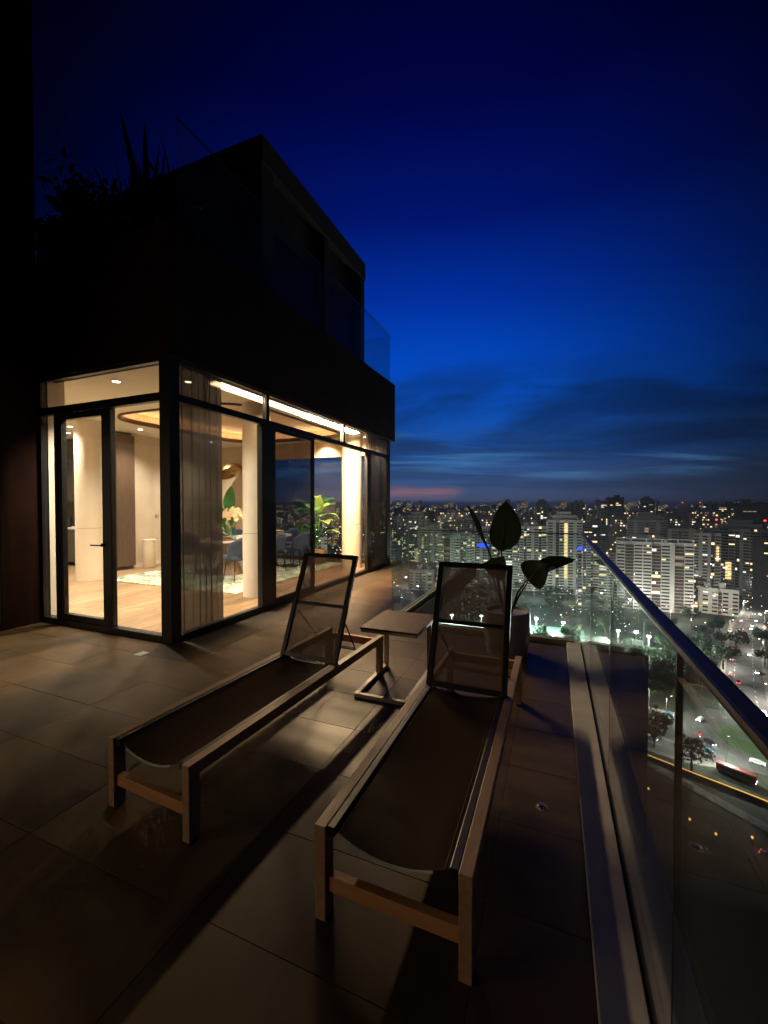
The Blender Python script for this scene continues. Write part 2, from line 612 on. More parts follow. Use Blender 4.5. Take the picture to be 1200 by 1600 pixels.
# ================================================================== TERRACE
XF, YF, YE = -3.78, 3.25, 9.60              # side glass front, door front, far end of the house
XR, YB = 0.27, 4.84                         # parapet glass beside the camera, end of the wide terrace
XW = -1.88                                  # glass along the walkway beside the house
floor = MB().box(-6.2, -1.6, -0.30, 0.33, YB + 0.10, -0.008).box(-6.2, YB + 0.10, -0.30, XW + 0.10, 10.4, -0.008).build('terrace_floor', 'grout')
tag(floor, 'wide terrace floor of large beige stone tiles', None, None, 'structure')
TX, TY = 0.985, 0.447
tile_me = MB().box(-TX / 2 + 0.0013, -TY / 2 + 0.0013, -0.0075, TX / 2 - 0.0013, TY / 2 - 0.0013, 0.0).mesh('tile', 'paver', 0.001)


def tile_cut(x0, y0, x1, y1):
    return MB().box(x0, y0, -0.0075, x1, y1, 0.0).mesh('tile', 'paver', 0.001)


y = 1.115 - 6 * TY
while y < 10.4:
    yc = y + TY / 2
    x = -2.2 - 4 * TX
    while x < 0.13:
        x0, x1, y0, y1 = x + 0.0013, x + TX - 0.0013, y + 0.0013, y + TY - 0.0013
        xmax = 0.128 if yc < YB - 0.02 else XW - 0.07
        x1c = min(x1, xmax)
        y1c = y1
        if yc < YB and y1 > YB - 0.02 and x0 > XW - 0.07:
            y1c = YB - 0.03
        if x1c - x0 > 0.06 and not (x0 < XF - 0.04 and y0 > YF + 0.02):
            if x1c == x1 and y1c == y1:
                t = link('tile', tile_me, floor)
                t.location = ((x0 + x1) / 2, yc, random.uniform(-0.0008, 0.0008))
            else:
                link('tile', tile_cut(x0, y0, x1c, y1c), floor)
        x += TX
    y += TY

kerb = tag(MB().box(0.13, -1.6, -0.04, 0.262, YB + 0.02, 0.034).build('kerb', 'kerb_stone', None, 0.004), 'pale stone kerb along the foot of the glass parapet', None, None, 'structure')


def panel_run(root, horizontal, fixed, cuts, z0, z1, mat='rail_glass', th=0.012):
    for a, c in zip(cuts[:-1], cuts[1:]):
        a2, c2 = a + 0.006, c - 0.006
        mb = MB()
        if horizontal:
            mb.box(a2, fixed - th / 2, z0, c2, fixed + th / 2, z1)
        else:
            mb.box(fixed - th / 2, a2, z0, fixed + th / 2, c2, z1)
        wb(mb, 'glass_panel', mat, root)


br = empty('glass_balustrade', 'clear glass balustrade with steel handrail beside the nearer lounger', 'balustrade', (XR, 1.5, 0))
panel_run(br, False, 0.2765, [-1.55, -0.35, 1.165, 2.40, 3.62, YB], 0.03, 1.165)
wb(MB().box(0.291, -1.6, -0.04, 0.328, YB + 0.03, 0.055), 'base_channel', 'channel_grey', br, 0.003)
for yj in (-0.35, 1.165, 2.40, 3.62):
    wb(MB().box(0.270, yj - 0.0055, 0.06, 0.283, yj + 0.0055, 1.163), 'joint_seal', 'black_frame', br)
wb(MB().box(0.256, -1.6, 1.166, 0.297, YB + 0.03, 1.186), 'handrail', 'rail_steel', br, 0.008)
bf = empty('glass_balustrade', 'clear glass balustrade across the terrace end behind the potted plant', 'balustrade', (-0.8, YB, 0))
panel_run(bf, True, YB, [XW, -0.82, 0.235], 0.03, 1.175)
wb(MB().box(XW, YB - 0.045, -0.04, 0.20, YB - 0.009, 0.05), 'base_channel', 'channel_grey', bf, 0.003)
wb(MB().box(XW, YB + 0.009, -0.04, 0.20, YB + 0.045, 0.05), 'base_channel', 'channel_grey', bf, 0.003)
wb(MB().box(XW, YB - 0.009, 1.177, 0.24, YB + 0.009, 1.187), 'top_trim', 'black_frame', bf)
bw = empty('glass_balustrade', 'clear glass balustrade along the walkway facing the dining room', 'balustrade', (XW, 7.5, 0))
panel_run(bw, False, XW, [YB + 0.02, 6.2, 7.6, 9.0, 10.38], 0.03, 1.175)
wb(MB().box(XW - 0.045, YB + 0.06, -0.04, XW - 0.009, 10.4, 0.05), 'base_channel', 'channel_grey', bw, 0.003)
wb(MB().box(XW + 0.009, YB + 0.06, -0.04, XW + 0.045, 10.4, 0.05), 'base_channel', 'channel_grey', bw, 0.003)
b2 = empty('glass_balustrade', 'clear glass balustrade closing the far end of the walkway', 'balustrade', (-2.8, 10.4, 0))
panel_run(b2, True, 10.4, [XF - 0.1, -2.85, XW], 0.03, 1.175)

d = empty('floor_drain', 'small square metal floor drain in front of the glass corner', 'drain', (-3.80, 2.90, 0.001))
MB().box(-0.05, -0.05, 0, 0.05, 0.05, 0.004).build('drain_frame', 'aluminium', d, 0.001)
for k in range(4):
    MB().box(-0.038, -0.036 + k * 0.02, 0.004, 0.038, -0.026 + k * 0.02, 0.007).build('slat', 'aluminium', d)
d = empty('floor_glint', 'small shiny disc added as a glint on the floor beside the nearer lounger', 'glint disc', (-0.045, 2.17, 0.0))  # polished disc added to make a small glint on the tiles
MB().lathe([(0.022, 0), (0.020, 0.006), (0.010, 0.011)], 20).build('glint_cap', 'polished', d, 0, True)
MB().lathe([(0.030, 0), (0.029, 0.0025)], 20).build('glint_ring', 'channel_grey', d, 0, True)

# ================================================================== HOUSE
CZ, FB, FT = 3.12, 3.05, 4.46               # room ceiling, bottom and top of the fascia
house = empty('penthouse', 'dark penthouse with a lit glass room below a deep brown fascia', 'building', (-6.0, 6.5, 0))


def H(name, mat, *boxes, bevel=0.0, parent=None):
    mb = MB()
    for bx in boxes:
        mb.box(*bx)
    return wb(mb, name, mat, parent or house, bevel)


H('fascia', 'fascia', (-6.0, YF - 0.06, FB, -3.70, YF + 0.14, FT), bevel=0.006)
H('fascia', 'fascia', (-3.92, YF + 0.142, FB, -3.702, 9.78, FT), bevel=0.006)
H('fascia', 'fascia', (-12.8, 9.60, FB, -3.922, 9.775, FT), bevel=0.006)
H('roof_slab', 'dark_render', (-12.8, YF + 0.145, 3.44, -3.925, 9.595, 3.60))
# black corner post and frames, door front
H('corner_post', 'black_frame', (-3.90, YF - 0.04, 0, XF + 0.03, YF + 0.09, FB), bevel=0.004)
HY0, HY1 = YF - 0.035, YF + 0.035
H('transom', 'black_frame', (-5.97, HY0, 2.60, -3.905, HY1, 2.69), bevel=0.003)
H('threshold', 'black_frame', (-5.97, HY0 - 0.005, -0.02, -3.905, HY1 + 0.02, 0.075), bevel=0.003)
H('head_frame', 'black_frame', (-5.97, HY0 + 0.004, 3.02, -3.905, HY1 - 0.004, 3.05))
H('jamb', 'black_frame', (-6.02, HY0, 0, -5.965, HY1, 3.05))
H('mullion', 'black_frame', (-5.71, HY0 + 0.002, 0.075, -5.645, HY1 - 0.002, 2.60), bevel=0.003)
H('mullion', 'black_frame', (-4.775, HY0 + 0.002, 0.075, -4.69, HY1 - 0.002, 2.60), bevel=0.003)
GY = (YF - 0.006, YF + 0.006)
H('window_pane', 'window_glass', (-5.96, GY[0], 2.695, -3.91, GY[1], 3.018))
H('window_pane', 'window_glass', (-5.96, GY[0], 0.08, -5.715, GY[1], 2.595))
H('window_pane', 'window_glass', (-4.685, GY[0], 0.08, -3.91, GY[1], 2.595))
door = H('door', 'black_frame', (-5.64, HY0 + 0.006, 0.08, -5.572, HY1 - 0.006, 2.592), (-4.84, HY0 + 0.006, 0.08, -4.78, HY1 - 0.006, 2.592),
         (-5.572, HY0 + 0.006, 2.52, -4.84, HY1 - 0.006, 2.592), (-5.572, HY0 + 0.006, 0.08, -4.84, HY1 - 0.006, 0.15))
H('door_pane', 'window_glass', (-5.57, GY[0], 0.152, -4.842, GY[1], 2.518), parent=door)
mb = MB().tube([(-4.835, HY0, 1.02), (-4.835, HY0 - 0.05, 1.02), (-4.96, HY0 - 0.055, 1.02)], 0.009, 10).tube([(-4.835, HY0 + 0.004, 1.02), (-4.835, HY0 - 0.012, 1.02)], 0.022, 14)
wb(mb, 'handle', 'black_frame', door)
# side front
SX0, SX1 = XF - 0.035, XF + 0.035
GX = (XF - 0.006, XF + 0.006)
H('transom', 'black_frame', (SX0, YF + 0.095, 2.60, SX1, 9.50, 2.68), bevel=0.003)
H('threshold', 'black_frame', (SX0 - 0.02, YF + 0.095, -0.02, SX1 + 0.004, 9.50, 0.07), bevel=0.003)
H('head_frame', 'black_frame', (SX0 + 0.004, YF + 0.095, 3.03, SX1 - 0.004, 9.50, 3.05))
H('mullion', 'black_frame', (SX0 - 0.02, 4.70, 0.07, SX1 + 0.002, 4.985, 2.60), bevel=0.004)
H('mullion', 'black_frame', (SX0 + 0.002, 4.80, 2.68, SX1 - 0.002, 4.87, 3.03))
H('mullion', 'black_frame', (SX0 + 0.002, 7.10, 2.68, SX1 - 0.002, 7.17, 3.03))
H('mullion', 'black_frame', (SX0 + 0.002, 8.20, 0.07, SX1 - 0.002, 8.40, 2.60), bevel=0.003)
H('corner_post', 'black_frame', (XF - 0.13, 9.36, 0, XF + 0.03, 9.56, FB), bevel=0.003)
for a, c in ((YF + 0.10, 4.798), (4.872, 7.098), (7.172, 9.355)):
    H('window_pane', 'window_glass', (GX[0], a, 2.685, GX[1], c, 3.028))
H('window_pane', 'window_glass', (GX[0], YF + 0.10, 0.075, GX[1], 4.695, 2.595))
H('window_pane', 'window_glass', (GX[0], 8.405, 0.075, GX[1], 9.355, 2.595))
sl = H('sliding_door', 'black_frame', (SX0 + 0.01, 6.02, 0.072, SX0 + 0.05, 6.09, 2.597), (SX0 + 0.01, 4.99, 0.072, SX0 + 0.05, 5.03, 2.597),
       (SX0 + 0.01, 5.03, 2.55, SX0 + 0.05, 6.02, 2.597), (SX0 + 0.01, 5.03, 0.072, SX0 + 0.05, 6.02, 0.11))
H('door_pane', 'sliding_glass', (SX0 + 0.018, 5.032, 0.112, SX0 + 0.028, 6.018, 2.548), parent=sl)
# far front: solid wall on the kitchen side, then glass
H('wall', 'beige_wall', (-12.6, 9.50, 0, -7.32, 9.58, CZ))
H('bulkhead', 'tray_wood', (-7.318, 9.42, 2.70, -3.93, 9.58, CZ))
H('mullion', 'walnut', (-5.06, 9.47, 0.10, -4.84, 9.56, 2.70), bevel=0.004)
H('mullion', 'walnut', (-7.316, 9.47, 0.10, -7.22, 9.56, 2.70), bevel=0.004)
H('window_sill', 'walnut', (-7.316, 9.44, 0, -3.93, 9.58, 0.10), bevel=0.004)
H('window_pane', 'window_glass', (-7.218, 9.51, 0.102, -5.062, 9.522, 2.698))
H('window_pane', 'window_glass', (-4.838, 9.51, 0.102, -3.94, 9.522, 2.698))
# inner walls and ceiling
H('wall', 'beige_wall', (-9.32, 6.74, 0, -9.10, 9.495, CZ))
H('wall', 'dark_cabinet', (-12.6, 7.0, 0, -9.325, 7.1, CZ))
H('wall', 'cream_paint', (-12.7, YF - 0.02, 0, -12.602, 9.58, CZ))
H('wall', 'cream_paint', (-12.6, YF - 0.02, 0, -6.025, YF + 0.10, CZ))
H('wall_end', 'cream_paint', (-6.024, YF + 0.04, 0, -5.955, YF + 0.24, CZ))
H('skirting', 'cream_paint', (-9.098, 6.75, 0, -9.085, 9.49, 0.10))
H('switch_plate', 'aluminium', (-9.098, 7.35, 1.15, -9.090, 7.44, 1.24), bevel=0.001)
H('socket_plate', 'aluminium', (-9.098, 7.62, 0.30, -9.090, 7.76, 0.39), bevel=0.001)
# ceiling with a rounded opening; the lit tray lies above it
TXa, TXb, TYa, TYb, TR = -7.75, -4.55, 5.15, 8.95, 0.75


def rrect(off, n=48):
    pts = []
    a, b2_, c, d, r = TXa - off, TXb + off, TYa - off, TYb + off, TR + off
    for k in range(n):
        q, t = divmod(k, n // 4)
        th = math.pi / 2 * (q + t / (n // 4 - 1))
        cx = (b2_ - r) if q in (0, 3) else (a + r)
        cy = (d - r) if q in (0, 1) else (c + r)
        pts.append((cx + r * math.cos(th), cy + r * math.sin(th)))
    return pts


def ring(p0, z0, p1, z1):
    n = len(p0)
    mb = MB()
    mb.add([(x, y, z0) for x, y in p0] + [(x, y, z1) for x, y in p1], [(k, (k + 1) % n, n + (k + 1) % n, n + k) for k in range(n)])
    return mb


inner = rrect(0)
bm = bmesh.new()
rim = [bm.verts.new((x, y, CZ)) for x, y in inner]
box_ = [bm.verts.new((x, y, CZ)) for x, y in ((-3.83, 9.5), (-12.6, 9.5), (-12.6, YF + 0.04), (-3.83, YF + 0.04))]
edges = [bm.edges.new((L_[k], L_[(k + 1) % len(L_)])) for L_ in (rim, box_) for k in range(len(L_))]
bmesh.ops.triangle_fill(bm, use_beauty=True, use_dissolve=False, edges=edges)
bm.verts.index_update()
ceil_mb = MB()
ceil_mb.add([tuple(v.co) for v in bm.verts], [tuple(v.index for v in f.verts) for f in bm.faces])
bm.free()
ceil = wb(ceil_mb, 'ceiling', 'ceiling_paint', house)
wb(ring(inner, CZ - 0.035, inner, CZ + 0.05), 'tray_rim', 'walnut', ceil)
wb(ring(rrect(0.035), CZ - 0.035, inner, CZ - 0.035), 'tray_rim', 'walnut', ceil)
wb(ring(rrect(0.035), CZ - 0.035, rrect(0.035), CZ), 'tray_rim', 'walnut', ceil)
wb(ring(rrect(0.30), CZ + 0.02, rrect(0.30), CZ + 0.25), 'tray_side', 'tray_wood', ceil)
wb(ring(inner, CZ + 0.05, rrect(0.30), CZ + 0.05), 'tray_ledge', 'ceiling_paint', ceil)
top_pts = rrect(0.30)
wb(MB().quad(*[(x, y, CZ + 0.25) for x, y in top_pts]), 'tray_panel', 'tray_wood', ceil)
cove = empty('cove_light', 'warm hidden strip light round the recessed ceiling tray', 'light', (-6.15, 7.05, CZ + 0.06))
wb(ring(rrect(0.13), CZ + 0.062, rrect(0.17), CZ + 0.062), 'light_strip', 'cove_led', cove)
wb(ring(rrect(0.10), CZ + 0.052, rrect(0.20), CZ + 0.054), 'strip_base', 'aluminium', cove)
# strip light in the curtain pelmet
led = empty('strip_light', 'bright warm strip light along the ceiling behind the side glass', 'light', (-4.03, 6.1, 3.0))
for a, c, lm in ((4.08, 6.15, 'led_strip_dim'), (6.17, 8.20, 'led_strip')):
    wb(MB().add([(-3.945, a, 3.040), (-3.945, c, 3.040), (-4.068, c, 3.022), (-4.068, a, 3.022)], [(0, 1, 2, 3)]), 'diffuser', lm, led)
wb(MB().box(-4.096, 4.06, 3.006, -4.070, 8.22, CZ - 0.002), 'housing', 'aluminium', led)
wb(MB().box(-4.069, 4.06, 3.046, -3.94, 8.22, CZ - 0.002), 'housing', 'aluminium', led)
spots = [(-5.37, 3.78, 'recessed ceiling light above the glass door'), (-6.57, 3.70, 'recessed ceiling light near the door jamb'),
         (-8.75, 4.85, 'recessed ceiling light beside the round kitchen column'), (-4.5, 4.15, 'recessed ceiling light near the curtain'),
         (-9.9, 4.2, 'recessed ceiling light over the white kitchen bench'), (-10.3, 6.1, 'recessed ceiling light over the kitchen counter'),
         (-8.35, 6.4, 'recessed ceiling light before the beige wall'), (-8.35, 8.4, 'recessed ceiling light over the arched lamp'),
         (-7.0, 4.5, 'recessed ceiling light between door and dining rug'), (-4.25, 9.2, 'recessed ceiling light above the far curtain'),
         (-5.45, 9.18, 'added ceiling light brightening the lime green plant'), (-9.4, 5.6, 'recessed ceiling light between column and kitchen')]  # the lamp over the plant is added to brighten its leaves
for x, y, lab in spots:
    d = empty('downlight', lab, 'light', (x, y, CZ), 0, 'recessed ceiling lights')
    n = 20
    mb = MB().add([(math.cos(2 * math.pi * k / n) * 0.045, -math.sin(2 * math.pi * k / n) * 0.045, -0.006) for k in range(n)], [tuple(range(n))])
    mb.build('lens', 'downlight_lens', d)
    sd = bpy.data.lights.new('lamp', 'SPOT')
    sd.energy, sd.color, sd.spot_size, sd.spot_blend, sd.shadow_soft_size = (680.0 if y < 4.0 else 340.0), (1.0, 0.87, 0.68), R(104 if y < 4.0 else 128), 1.0, 0.045
    so = bpy.data.objects.new('lamp', sd)
    col.objects.link(so)
    so.parent = d
    so.location = (0, 0, -0.03)
    MB().lathe([(0.046, -0.002), (0.046, -0.010), (0.062, -0.008), (0.066, -0.001)], 20).build('trim_ring', 'cream_paint', d, 0, True)
# interior floor of oak planks
ofl = H('interior_floor', 'grout', (-12.6, YF + 0.04, -0.06, XF - 0.056, 9.50, -0.022))
plank_me = MB().box(-0.098, -1.05, -0.0215, 0.098, 1.05, 0.0).mesh('plank', 'oak', 0.0015)
ci = 0
x = -12.58
L0 = Vector(house.location)
while x < XF - 0.26:
    y = YF + 0.05 - random.uniform(0, 1.9)
    while y < 9.48:
        y0, y1 = max(y, YF + 0.045), min(y + 2.1, 9.48)
        if y1 - y0 > 0.08 and not (x < -9.4 and y0 > 7.05):
            if y1 - y0 > 2.09:
                p = link('plank', plank_me, ofl)
                p.location = Vector((x + 0.1, y0 + 1.05, 0)) - L0
            else:
                pm = MB().box(-0.098, -(y1 - y0) / 2 + 0.001, -0.0215, 0.098, (y1 - y0) / 2 - 0.001, 0).mesh('plank', 'oak', 0.0015)
                p = link('plank', pm, ofl)
                p.location = Vector((x + 0.1, (y0 + y1) / 2, 0)) - L0
        y += 2.103
    x += 0.2
# upper storey standing back on the roof
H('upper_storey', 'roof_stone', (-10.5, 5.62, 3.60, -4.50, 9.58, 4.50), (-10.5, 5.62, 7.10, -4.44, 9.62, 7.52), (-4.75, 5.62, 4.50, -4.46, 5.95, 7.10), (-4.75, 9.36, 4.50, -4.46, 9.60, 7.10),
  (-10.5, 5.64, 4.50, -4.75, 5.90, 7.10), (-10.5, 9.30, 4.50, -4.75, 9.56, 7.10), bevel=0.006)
H('window_mullion', 'roof_stone', (-4.66, 7.70, 4.50, -4.50, 7.86, 7.10), bevel=0.004)
H('upper_window', 'dark_glass', (-4.70, 5.95, 4.50, -4.64, 7.70, 7.10))
H('upper_window', 'dark_glass', (-4.70, 7.86, 4.50, -4.64, 9.36, 7.10))
H('window_blind', 'dark_render', (-4.62, 5.955, 6.30, -4.60, 7.695, 7.095))
H('window_blind', 'dark_render', (-4.62, 7.865, 6.30, -4.60, 9.355, 7.095))
rb = empty('roof_balustrade', 'frameless glass balustrade along the edge of the upper roof terrace', 'balustrade', (XF, 6.5, FT))
panel_run(rb, False, XF - 0.02, [YF + 0.12, 4.7, 6.1, 7.5, 8.9, 9.68], FT, 5.66)
wb(MB().box(XF - 0.028, YF + 0.12, 5.662, XF - 0.012, 9.69, 5.672), 'top_trim', 'rail_steel', rb)
panel_run(rb, True, 9.69, [-5.6, -4.75, XF - 0.02], FT, 5.66)
# tall dark wall on the left with a curtained window
lw = empty('side_wall', 'tall dark brown wall at the edge of the terrace beside the door', 'wall', (-6.3, 0.5, 0))
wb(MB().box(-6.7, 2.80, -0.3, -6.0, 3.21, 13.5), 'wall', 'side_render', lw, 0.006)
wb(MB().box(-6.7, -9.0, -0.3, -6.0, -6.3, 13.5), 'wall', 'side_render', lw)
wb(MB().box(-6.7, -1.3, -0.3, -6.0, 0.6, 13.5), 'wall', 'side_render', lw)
for (a, c, gm) in ((-6.3, -1.3, 'curtain_unseen'), (0.6, 2.8, 'curtain_glow')):  # the brighter window is added, unseen behind the camera, to light the lounger legs
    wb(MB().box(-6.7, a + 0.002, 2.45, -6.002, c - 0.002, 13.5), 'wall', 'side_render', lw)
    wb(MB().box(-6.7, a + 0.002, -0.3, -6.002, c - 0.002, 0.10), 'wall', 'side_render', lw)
    wf = wb(MB().box(-6.05, c - 0.025, 0.102, -6.004, c - 0.003, 2.448).box(-6.05, (a + c) / 2 - 0.03, 0.102, -6.004, (a + c) / 2 + 0.03, 2.448).box(-6.05, a + 0.003, 0.102, -6.004, a + 0.05, 2.448), 'window_frame', 'black_frame', lw)
    wb(MB().box(-6.03, a + 0.052, 0.105, -6.02, (a + c) / 2 - 0.032, 2.445), 'window_pane', 'window_glass', wf)
    wb(MB().box(-6.03, (a + c) / 2 + 0.032, 0.105, -6.02, c - 0.027, 2.445), 'window_pane', 'window_glass', wf)
    wb(MB().grid(lambda p, q: (-6.14 + 0.03 * math.sin(p * (c - a) * 42), a + 0.01 + p * (c - a - 0.02), 0.11 + q * 2.33), int((c - a) * 64), 1), 'lit_curtain', gm, lw, 0, True)
wb(MB().box(-12.8, 3.22, 3.61, -6.702, 3.36, 13.5), 'wall', 'dark_render', lw)

# planting on the roof edge
def spiky(x, y, z, h, n, label):
    p = empty('roof_plant', label, 'plant', (x, y, z), random.random() * 6, 'plants on the roof edge')
    mb = MB()
    for k in range(n):
        a = random.random() * 6.28
        ti = random.uniform(0.05, 0.75)
        L = h * random.uniform(0.6, 1.0) * (1 - 0.35 * ti)
        d = Vector((math.cos(a) * math.sin(ti), math.sin(a) * math.sin(ti), math.cos(ti)))
        lf = leaf(d * 0.02, d * L, 0.06 + 0.02 * h, (math.cos(a + 0.3), math.sin(a + 0.3), 0.6), 0.06, 0.3, 5, 0.3)
        mb.add(lf.v, lf.f)
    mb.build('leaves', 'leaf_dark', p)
    MB().tube([(0, 0, -0.25), (0.01, 0, 0.02), (0, 0.01, 0.25)], 0.05, 8, 0.02).build('stem', 'bark', p)


def shrub(x, y, z, r, h, label, n=420):
    p = empty('roof_shrub', label, 'shrub', (x, y, z), random.random() * 6, 'plants on the roof edge')
    mb = MB()
    lobes = [(random.uniform(-r, r) * 0.6, random.uniform(-r, r) * 0.6, random.uniform(0.3, 0.8) * h, random.uniform(0.35, 0.6) * r) for _ in range(7)]
    for k in range(n):
        lx, ly, lz, lr = random.choice(lobes)
        d = Vector((random.gauss(0, 1), random.gauss(0, 1), random.gauss(0, 1))).normalized()
        c = Vector((lx, ly, lz)) + d * lr * random.uniform(0.6, 1.15)
        t = Vector((random.gauss(0, 1), random.gauss(0, 1), random.gauss(0.4, 1))).normalized()
        lf = leaf(c, c + t * random.uniform(0.10, 0.22), 0.06, d, 0.1, 0.2, 3)
        mb.add(lf.v, lf.f)
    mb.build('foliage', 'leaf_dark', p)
    for k in range(3):
        MB().tube([(0, 0, -0.2), (random.uniform(-.1, .1), random.uniform(-.1, .1), h * 0.3), lobes[k][:3]], 0.02, 6, 0.006).build('stem', 'bark', p)


pl = tag(MB().box(-6.0, YF + 0.16, 3.60, -3.95, 4.25, 4.40).build('roof_planter', 'dark_render', None, 0.01), 'long dark planter box behind the fascia on the roof', 'planter')
shrub(-5.85, 3.75, 4.35, 0.55, 1.5, 'dense roof shrub against the tall side wall')
shrub(-5.15, 3.75, 4.35, 0.50, 1.35, 'dense roof shrub in the middle of the planter')
shrub(-4.45, 3.75, 4.35, 0.50, 1.25, 'dense roof shrub above the glass corner')
spiky(-4.62, 3.85, 4.45, 1.95, 26, 'tallest spiky plant rising above the roof shrubs')
spiky(-5.15, 3.9, 4.45, 1.62, 20, 'second tallest spiky plant among the roof shrubs')
spiky(-5.55, 3.8, 4.45, 1.30, 18, 'low spiky plant close to the tall side wall')

# ================================================================== ROOM CONTENTS


def round_column(x, y, r, lab):
    c = empty('round_column', lab, 'column', (x, y, 0), 0, 'round white columns')
    MB().lathe([(r + 0.004, 0), (r + 0.004, 1.02)], 40).build('column_base', 'cream_paint', c, 0, True)
    MB().lathe([(r - 0.003, 1.021), (r - 0.003, 1.026)], 40).build('joint', 'walnut', c, 0, True)
    MB().lathe([(r, 1.027), (r, CZ)], 40).build('shaft', 'cream_paint', c, 0, True)


round_column(-8.50, 5.42, 0.25, 'round cream column by the kitchen')
round_column(-4.52, 5.53, 0.22, 'round cream column behind the wide black mullion')
round_column(-4.40, 8.76, 0.23, 'round cream column by the far curtain')


def curtain(y0, y1, lab, seed):
    rnd = random.Random(seed)
    ph = rnd.random() * 6
    n = int((y1 - y0) * 160)
    nv = 6

    def fn(a, b):
        y = y0 + a * (y1 - y0)
        w = (y1 - y0) * a * 62
        s = math.sin(w + ph + 1.3 * math.sin(w * 0.23)) + 0.3 * math.sin(w * 0.47 + b * 1.2)
        return (-3.90 + 0.028 * s * (1.0 - 0.25 * b), y + 0.004 * math.cos(w) - (y0 + y1) / 2, 0.03 + b * 3.0)
    mb = MB().grid(lambda a, b: (fn(a, b)[0] + 3.90, fn(a, b)[1], fn(a, b)[2]), n, nv)
    c = empty('curtain', lab, 'curtain', (-3.90, (y0 + y1) / 2, 0), 0, 'sheer curtains')
    mb.build('cloth', 'sheer_curtain', c, 0, True)
    MB().box(-0.02, -(y1 - y0) / 2, 3.03, 0.02, (y1 - y0) / 2, 3.05).build('track', 'aluminium', c)


curtain(3.40, 4.10, 'sheer brown curtain gathered at the glass corner', 3)
curtain(8.46, 9.34, 'sheer brown curtain at the far end of the glass', 5)

rug = tag(MB().box(-8.2, 5.42, 0.002, -4.86, 9.25, 0.014).build('rug', 'rug_pattern', None, 0.004), 'large rug with green and white leafy pattern under the table', 'rug')

# kitchen
kc = empty('kitchen_cabinet', 'wall of tall dark kitchen cabinets behind the round column', 'cabinet', (-10.9, 6.7, 0))
wb(MB().box(-12.55, 6.42, 0.09, -9.34, 6.99, 0.88), 'base_unit', 'dark_cabinet', kc)
wb(MB().box(-12.55, 6.38, 0.882, -9.34, 6.99, 0.92), 'counter', 'white_stone', kc, 0.003)
for k in range(5):
    x0 = -12.55 + k * 0.64
    wb(MB().box(x0 + 0.004, 6.66, 1.55, x0 + 0.636, 6.985, 3.08), 'cupboard', 'dark_cabinet', kc, 0.003)
    wb(MB().box(x0 + 0.004, 6.405, 0.10, x0 + 0.636, 6.419, 0.87), 'cupboard_door', 'dark_cabinet', kc, 0.002)
tall = empty('tall_cabinet', 'tall dark wood cabinet at the end of the beige wall', 'cabinet', (-9.2, 6.5, 0))
wb(MB().box(-9.32, 6.30, 0.08, -8.98, 6.735, 3.06), 'carcass', 'walnut', tall, 0.003)
wb(MB().box(-9.31, 6.284, 0.09, -9.155, 6.299, 3.05), 'cabinet_door', 'dark_cabinet', tall, 0.002)
wb(MB().box(-9.145, 6.284, 0.09, -8.99, 6.299, 3.05), 'cabinet_door', 'dark_cabinet', tall, 0.002)
wb(MB().box(-9.165, 6.266, 1.0, -9.135, 6.283, 1.5), 'handle', 'bronze', tall)
isl = empty('kitchen_island', 'kitchen island with a thick white top', 'kitchen island', (-10.2, 5.2, 0))
wb(MB().box(-10.8, 4.9, 0, -9.75, 5.6, 0.76), 'island_body', 'dark_cabinet', isl)
wb(MB().box(-10.85, 4.86, 0.762, -9.68, 5.64, 0.85), 'counter', 'white_stone', isl, 0.006)
ben = empty('bench', 'low white bench in front of the kitchen island', 'bench', (-10.0, 4.6, 0))
wb(MB().box(-10.6, 4.42, 0.34, -9.40, 4.80, 0.47), 'seat', 'white_stone', ben, 0.01)
for x in (-10.5, -9.5):
    wb(MB().box(x - 0.03, 4.46, 0, x + 0.03, 4.76, 0.338), 'leg', 'black_frame', ben)
for k, (x, h, mt, lab) in enumerate(((-11.6, 0.24, 'aluminium', 'small steel kettle on the kitchen counter'), (-11.2, 0.30, 'black_frame', 'black coffee machine on the kitchen counter'), (-10.3, 0.2, 'white_stone', 'white canister on the kitchen counter'))):
    a = empty('kitchen_appliance', lab, 'appliance', (x, 6.6, 0.92))
    MB().lathe([(0.075, 0), (0.09, h * 0.3), (0.07, h * 0.85), (0.02, h * 0.9)], 18).build('body', mt, a, 0, True)
    MB().lathe([(0.015, h * 0.9), (0.02, h)], 10).build('knob', 'black_frame', a, 0, True)
bin_ = empty('waste_bin', 'narrow cream bin against the beige wall', 'bin', (-8.86, 7.0, 0))
MB().lathe([(0.13, 0), (0.14, 0.02), (0.14, 0.62)], 28).build('body', 'cream_paint', bin_, 0, True)
MB().lathe([(0.145, 0.621), (0.145, 0.645), (0.12, 0.66)], 28).build('lid', 'beige_wall', bin_, 0, True)

# dining table with chairs
TC = Vector((-6.40, 7.55, 0.014))
dt = empty('dining_table', 'long dining table with pale stone top and dark base on the rug', 'table', TC)
mb = MB()
n = 40
ptsr = [(0.55 * math.copysign(abs(math.cos(t)) ** 0.55, math.cos(t)), 1.2 * math.copysign(abs(math.sin(t)) ** 0.55, math.sin(t))) for t in [2 * math.pi * k / n for k in range(n)]]
mb.add([(x, y, 0.70) for x, y in ptsr] + [(x, y, 0.74) for x, y in ptsr], [tuple(reversed(range(n))), tuple(range(n, 2 * n))] + [(k, (k + 1) % n, n + (k + 1) % n, n + k) for k in range(n)])
mb.build('table_top', 'white_stone', dt)
for s in (-1, 1):
    MB().lathe([(0.30, 0), (0.27, 0.05), (0.14, 0.35), (0.22, 0.698)], 28, (0, 0.62 * s, 0)).build('pedestal', 'walnut', dt, 0, True)


